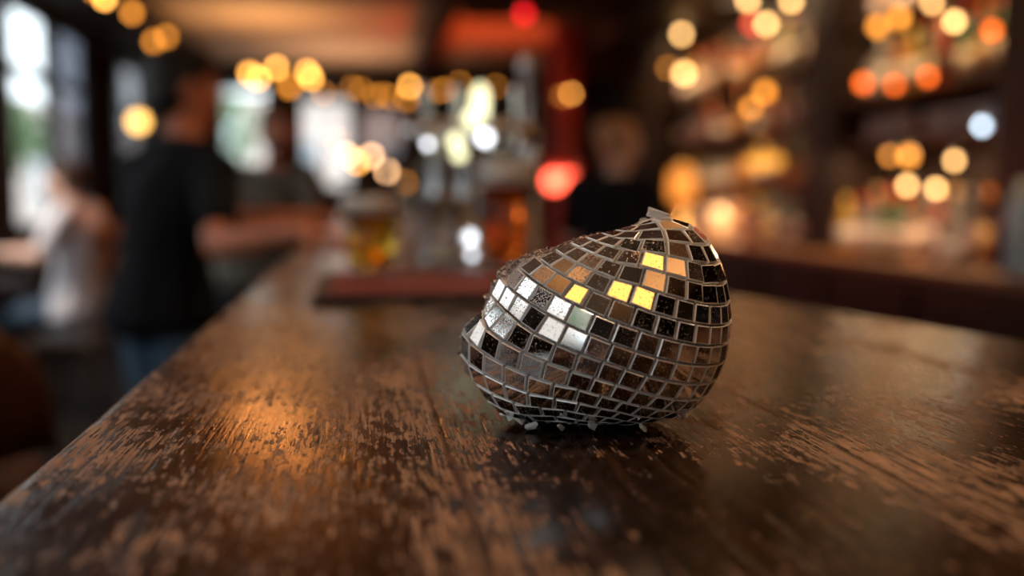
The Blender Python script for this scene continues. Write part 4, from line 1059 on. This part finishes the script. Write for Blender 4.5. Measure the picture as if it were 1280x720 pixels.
# the bartender
rz = math.radians(-25); R_, Fw = dirs(rz)
b = Vector((1.22, 4.8, 0))
J = dict(head=at(776, 178, 4.8), neck=at(772, 215, 4.8), chest=Vector((1.22, 4.8, 1.14)), pelvis=Vector((1.22, 4.78, .88)))
J['look'] = Vector((1, .1, 0))
cs = Vector((1.22, 4.8, 1.26))
J['sh_r'] = cs + R_ * .18; J['sh_l'] = cs - R_ * .18
J['el_r'] = J['sh_r'] + R_ * .05 + V(0, 0, -.27) + Fw * .04; J['wr_r'] = J['el_r'] + Fw * .22 + V(0, 0, -.05); J['tip_r'] = J['wr_r'] + Fw * .17
J['el_l'] = J['sh_l'] - R_ * .05 + V(0, 0, -.27) + Fw * .04; J['wr_l'] = J['el_l'] + Fw * .22 + V(0, 0, -.05); J['tip_l'] = J['wr_l'] + Fw * .17
J['hip_r'] = J['pelvis'] + R_ * .09; J['hip_l'] = J['pelvis'] - R_ * .09
J['kn_r'] = b + R_ * .10 + V(0, 0, .48); J['kn_l'] = b - R_ * .10 + V(0, 0, .48)
J['an_r'] = b + R_ * .11 + V(0, 0, .085); J['an_l'] = b - R_ * .11 + V(0, 0, .085); J['toe'] = Fw
person(b, rz, J, M_PALESKIN, M_BLKTEE, M_DKTR, M_RDHAIR, 'reddish blond bartender in a black shirt behind the bar', hairstyle='bun')

# ------------------------------------------------------------------ furniture on the left
o = empty('pub_table', (-2.12, 5.7, 0))
bm = bmesh.new(); lathe(bm, [(0, .725), (.33, .725), (.345, .74), (.335, .757), (0, .757)], 40); link('table_top', bm, M_DWOOD, o)
bm = bmesh.new(); lathe(bm, [(0, .02), (.04, .02), (.03, .1), (.025, .6), (.08, .72), (0, .724)], 20); link('column', bm, M_BLACK, o)
bm = bmesh.new(); lathe(bm, [(0, 0), (.24, 0), (.24, .015), (.05, .05), (0, .05)], 32); link('base', bm, M_BLACK, o)
tag(o, 'small round dark pub table by the side windows', 'table')
pint(-2.22, 5.52, .758, 'small amber beer glass on the round pub table', (.70, .28, .05), .012, .10, .13, .9)
def chair(x, y, rz, lab):
    o = empty('wooden_chair', (x, y, 0), rz)
    bm = bmesh.new(); box(bm, (-.20, -.20, .43), (.20, .20, .46), .012); link('seat', bm, M_MWOOD, o)
    for sx in (-1, 1):
        bm = bmesh.new(); tube(bm, [(sx * .175, .17, .43), (sx * .185, .185, 0)], [.018, .014], 10); link('leg', bm, M_MWOOD, o)
        bm = bmesh.new(); tube(bm, [(sx * .175, -.20, 1.05), (sx * .175, -.18, .46), (sx * .19, -.22, 0)], [.014, .018, .014], 10); link('leg', bm, M_MWOOD, o)
    bm = bmesh.new()
    for z in (1.02, .86, .70): box(bm, (-.175, -.215, z - .05), (.175, -.195, z + .04), .006)
    link('backrest', bm, varied('pinkish beech wood', (.40, .24, .18), (.5, .32, .24), 6, .4, .05, (.2, 1, 1)), o)
    tag(o, lab, 'chair')
chair(-1.56, 5.7, math.radians(80), 'pale ladder-back wooden chair under the person in white')
# leather-backed bar stool, lower left
o = empty('bar_stool', (-.74, 1.78, 0), math.radians(8))
M_LEATH = varied('brown leather', (.10, .035, .02), (.16, .06, .03), 14, .4, .25)
bm = bmesh.new(); lathe(bm, [(0, .68), (.18, .68), (.20, .70), (.20, .73), (.17, .755), (0, .76)], 36); link('seat', bm, M_LEATH, o)
bm = bmesh.new(); n = 24; rings = []
for k in range(n + 1):
    a = math.radians(200 + 140 * k / n); e = math.sin(PI * k / n) ** .35
    zt = .80 + .26 * e
    sec = [(.205, .80), (.20, zt - .02), (.215, zt), (.235, zt - .01), (.245, zt - .04), (.235, .80)]
    rings.append([bm.verts.new((r * math.cos(a), r * math.sin(a), z)) for r, z in sec])
for p, q in zip(rings, rings[1:]):
    for k in range(6): bm.faces.new((p[k], p[(k + 1) % 6], q[(k + 1) % 6], q[k])).smooth = True
bm.faces.new(rings[0][::-1]); bm.faces.new(rings[-1]); bmesh.ops.recalc_face_normals(bm, faces=bm.faces)
link('backrest', bm, M_LEATH, o)
for a in (230, 310):
    c, s = math.cos(math.radians(a)), math.sin(math.radians(a)); bm = bmesh.new(); tube(bm, [(.18 * c, .18 * s, .70), (.22 * c, .22 * s, .81)], .010, 10); link('back_support', bm, M_BRASS, o)
for k in range(4):
    a = PI / 4 + k * PI / 2; c, s = math.cos(a), math.sin(a)
    bm = bmesh.new(); tube(bm, [(.13 * c, .13 * s, .69), (.21 * c, .21 * s, 0)], [.017, .013], 12); link('leg', bm, M_DWOOD, o)
bm = bmesh.new(); tube(bm, [(.185 * math.cos(t_ * PI / 12), .185 * math.sin(t_ * PI / 12), .25) for t_ in range(25)], .008, 8); link('foot_ring', bm, M_BRASS, o)
tag(o, 'bar stool with a curved brown leather back beside the bar', 'bar stool')
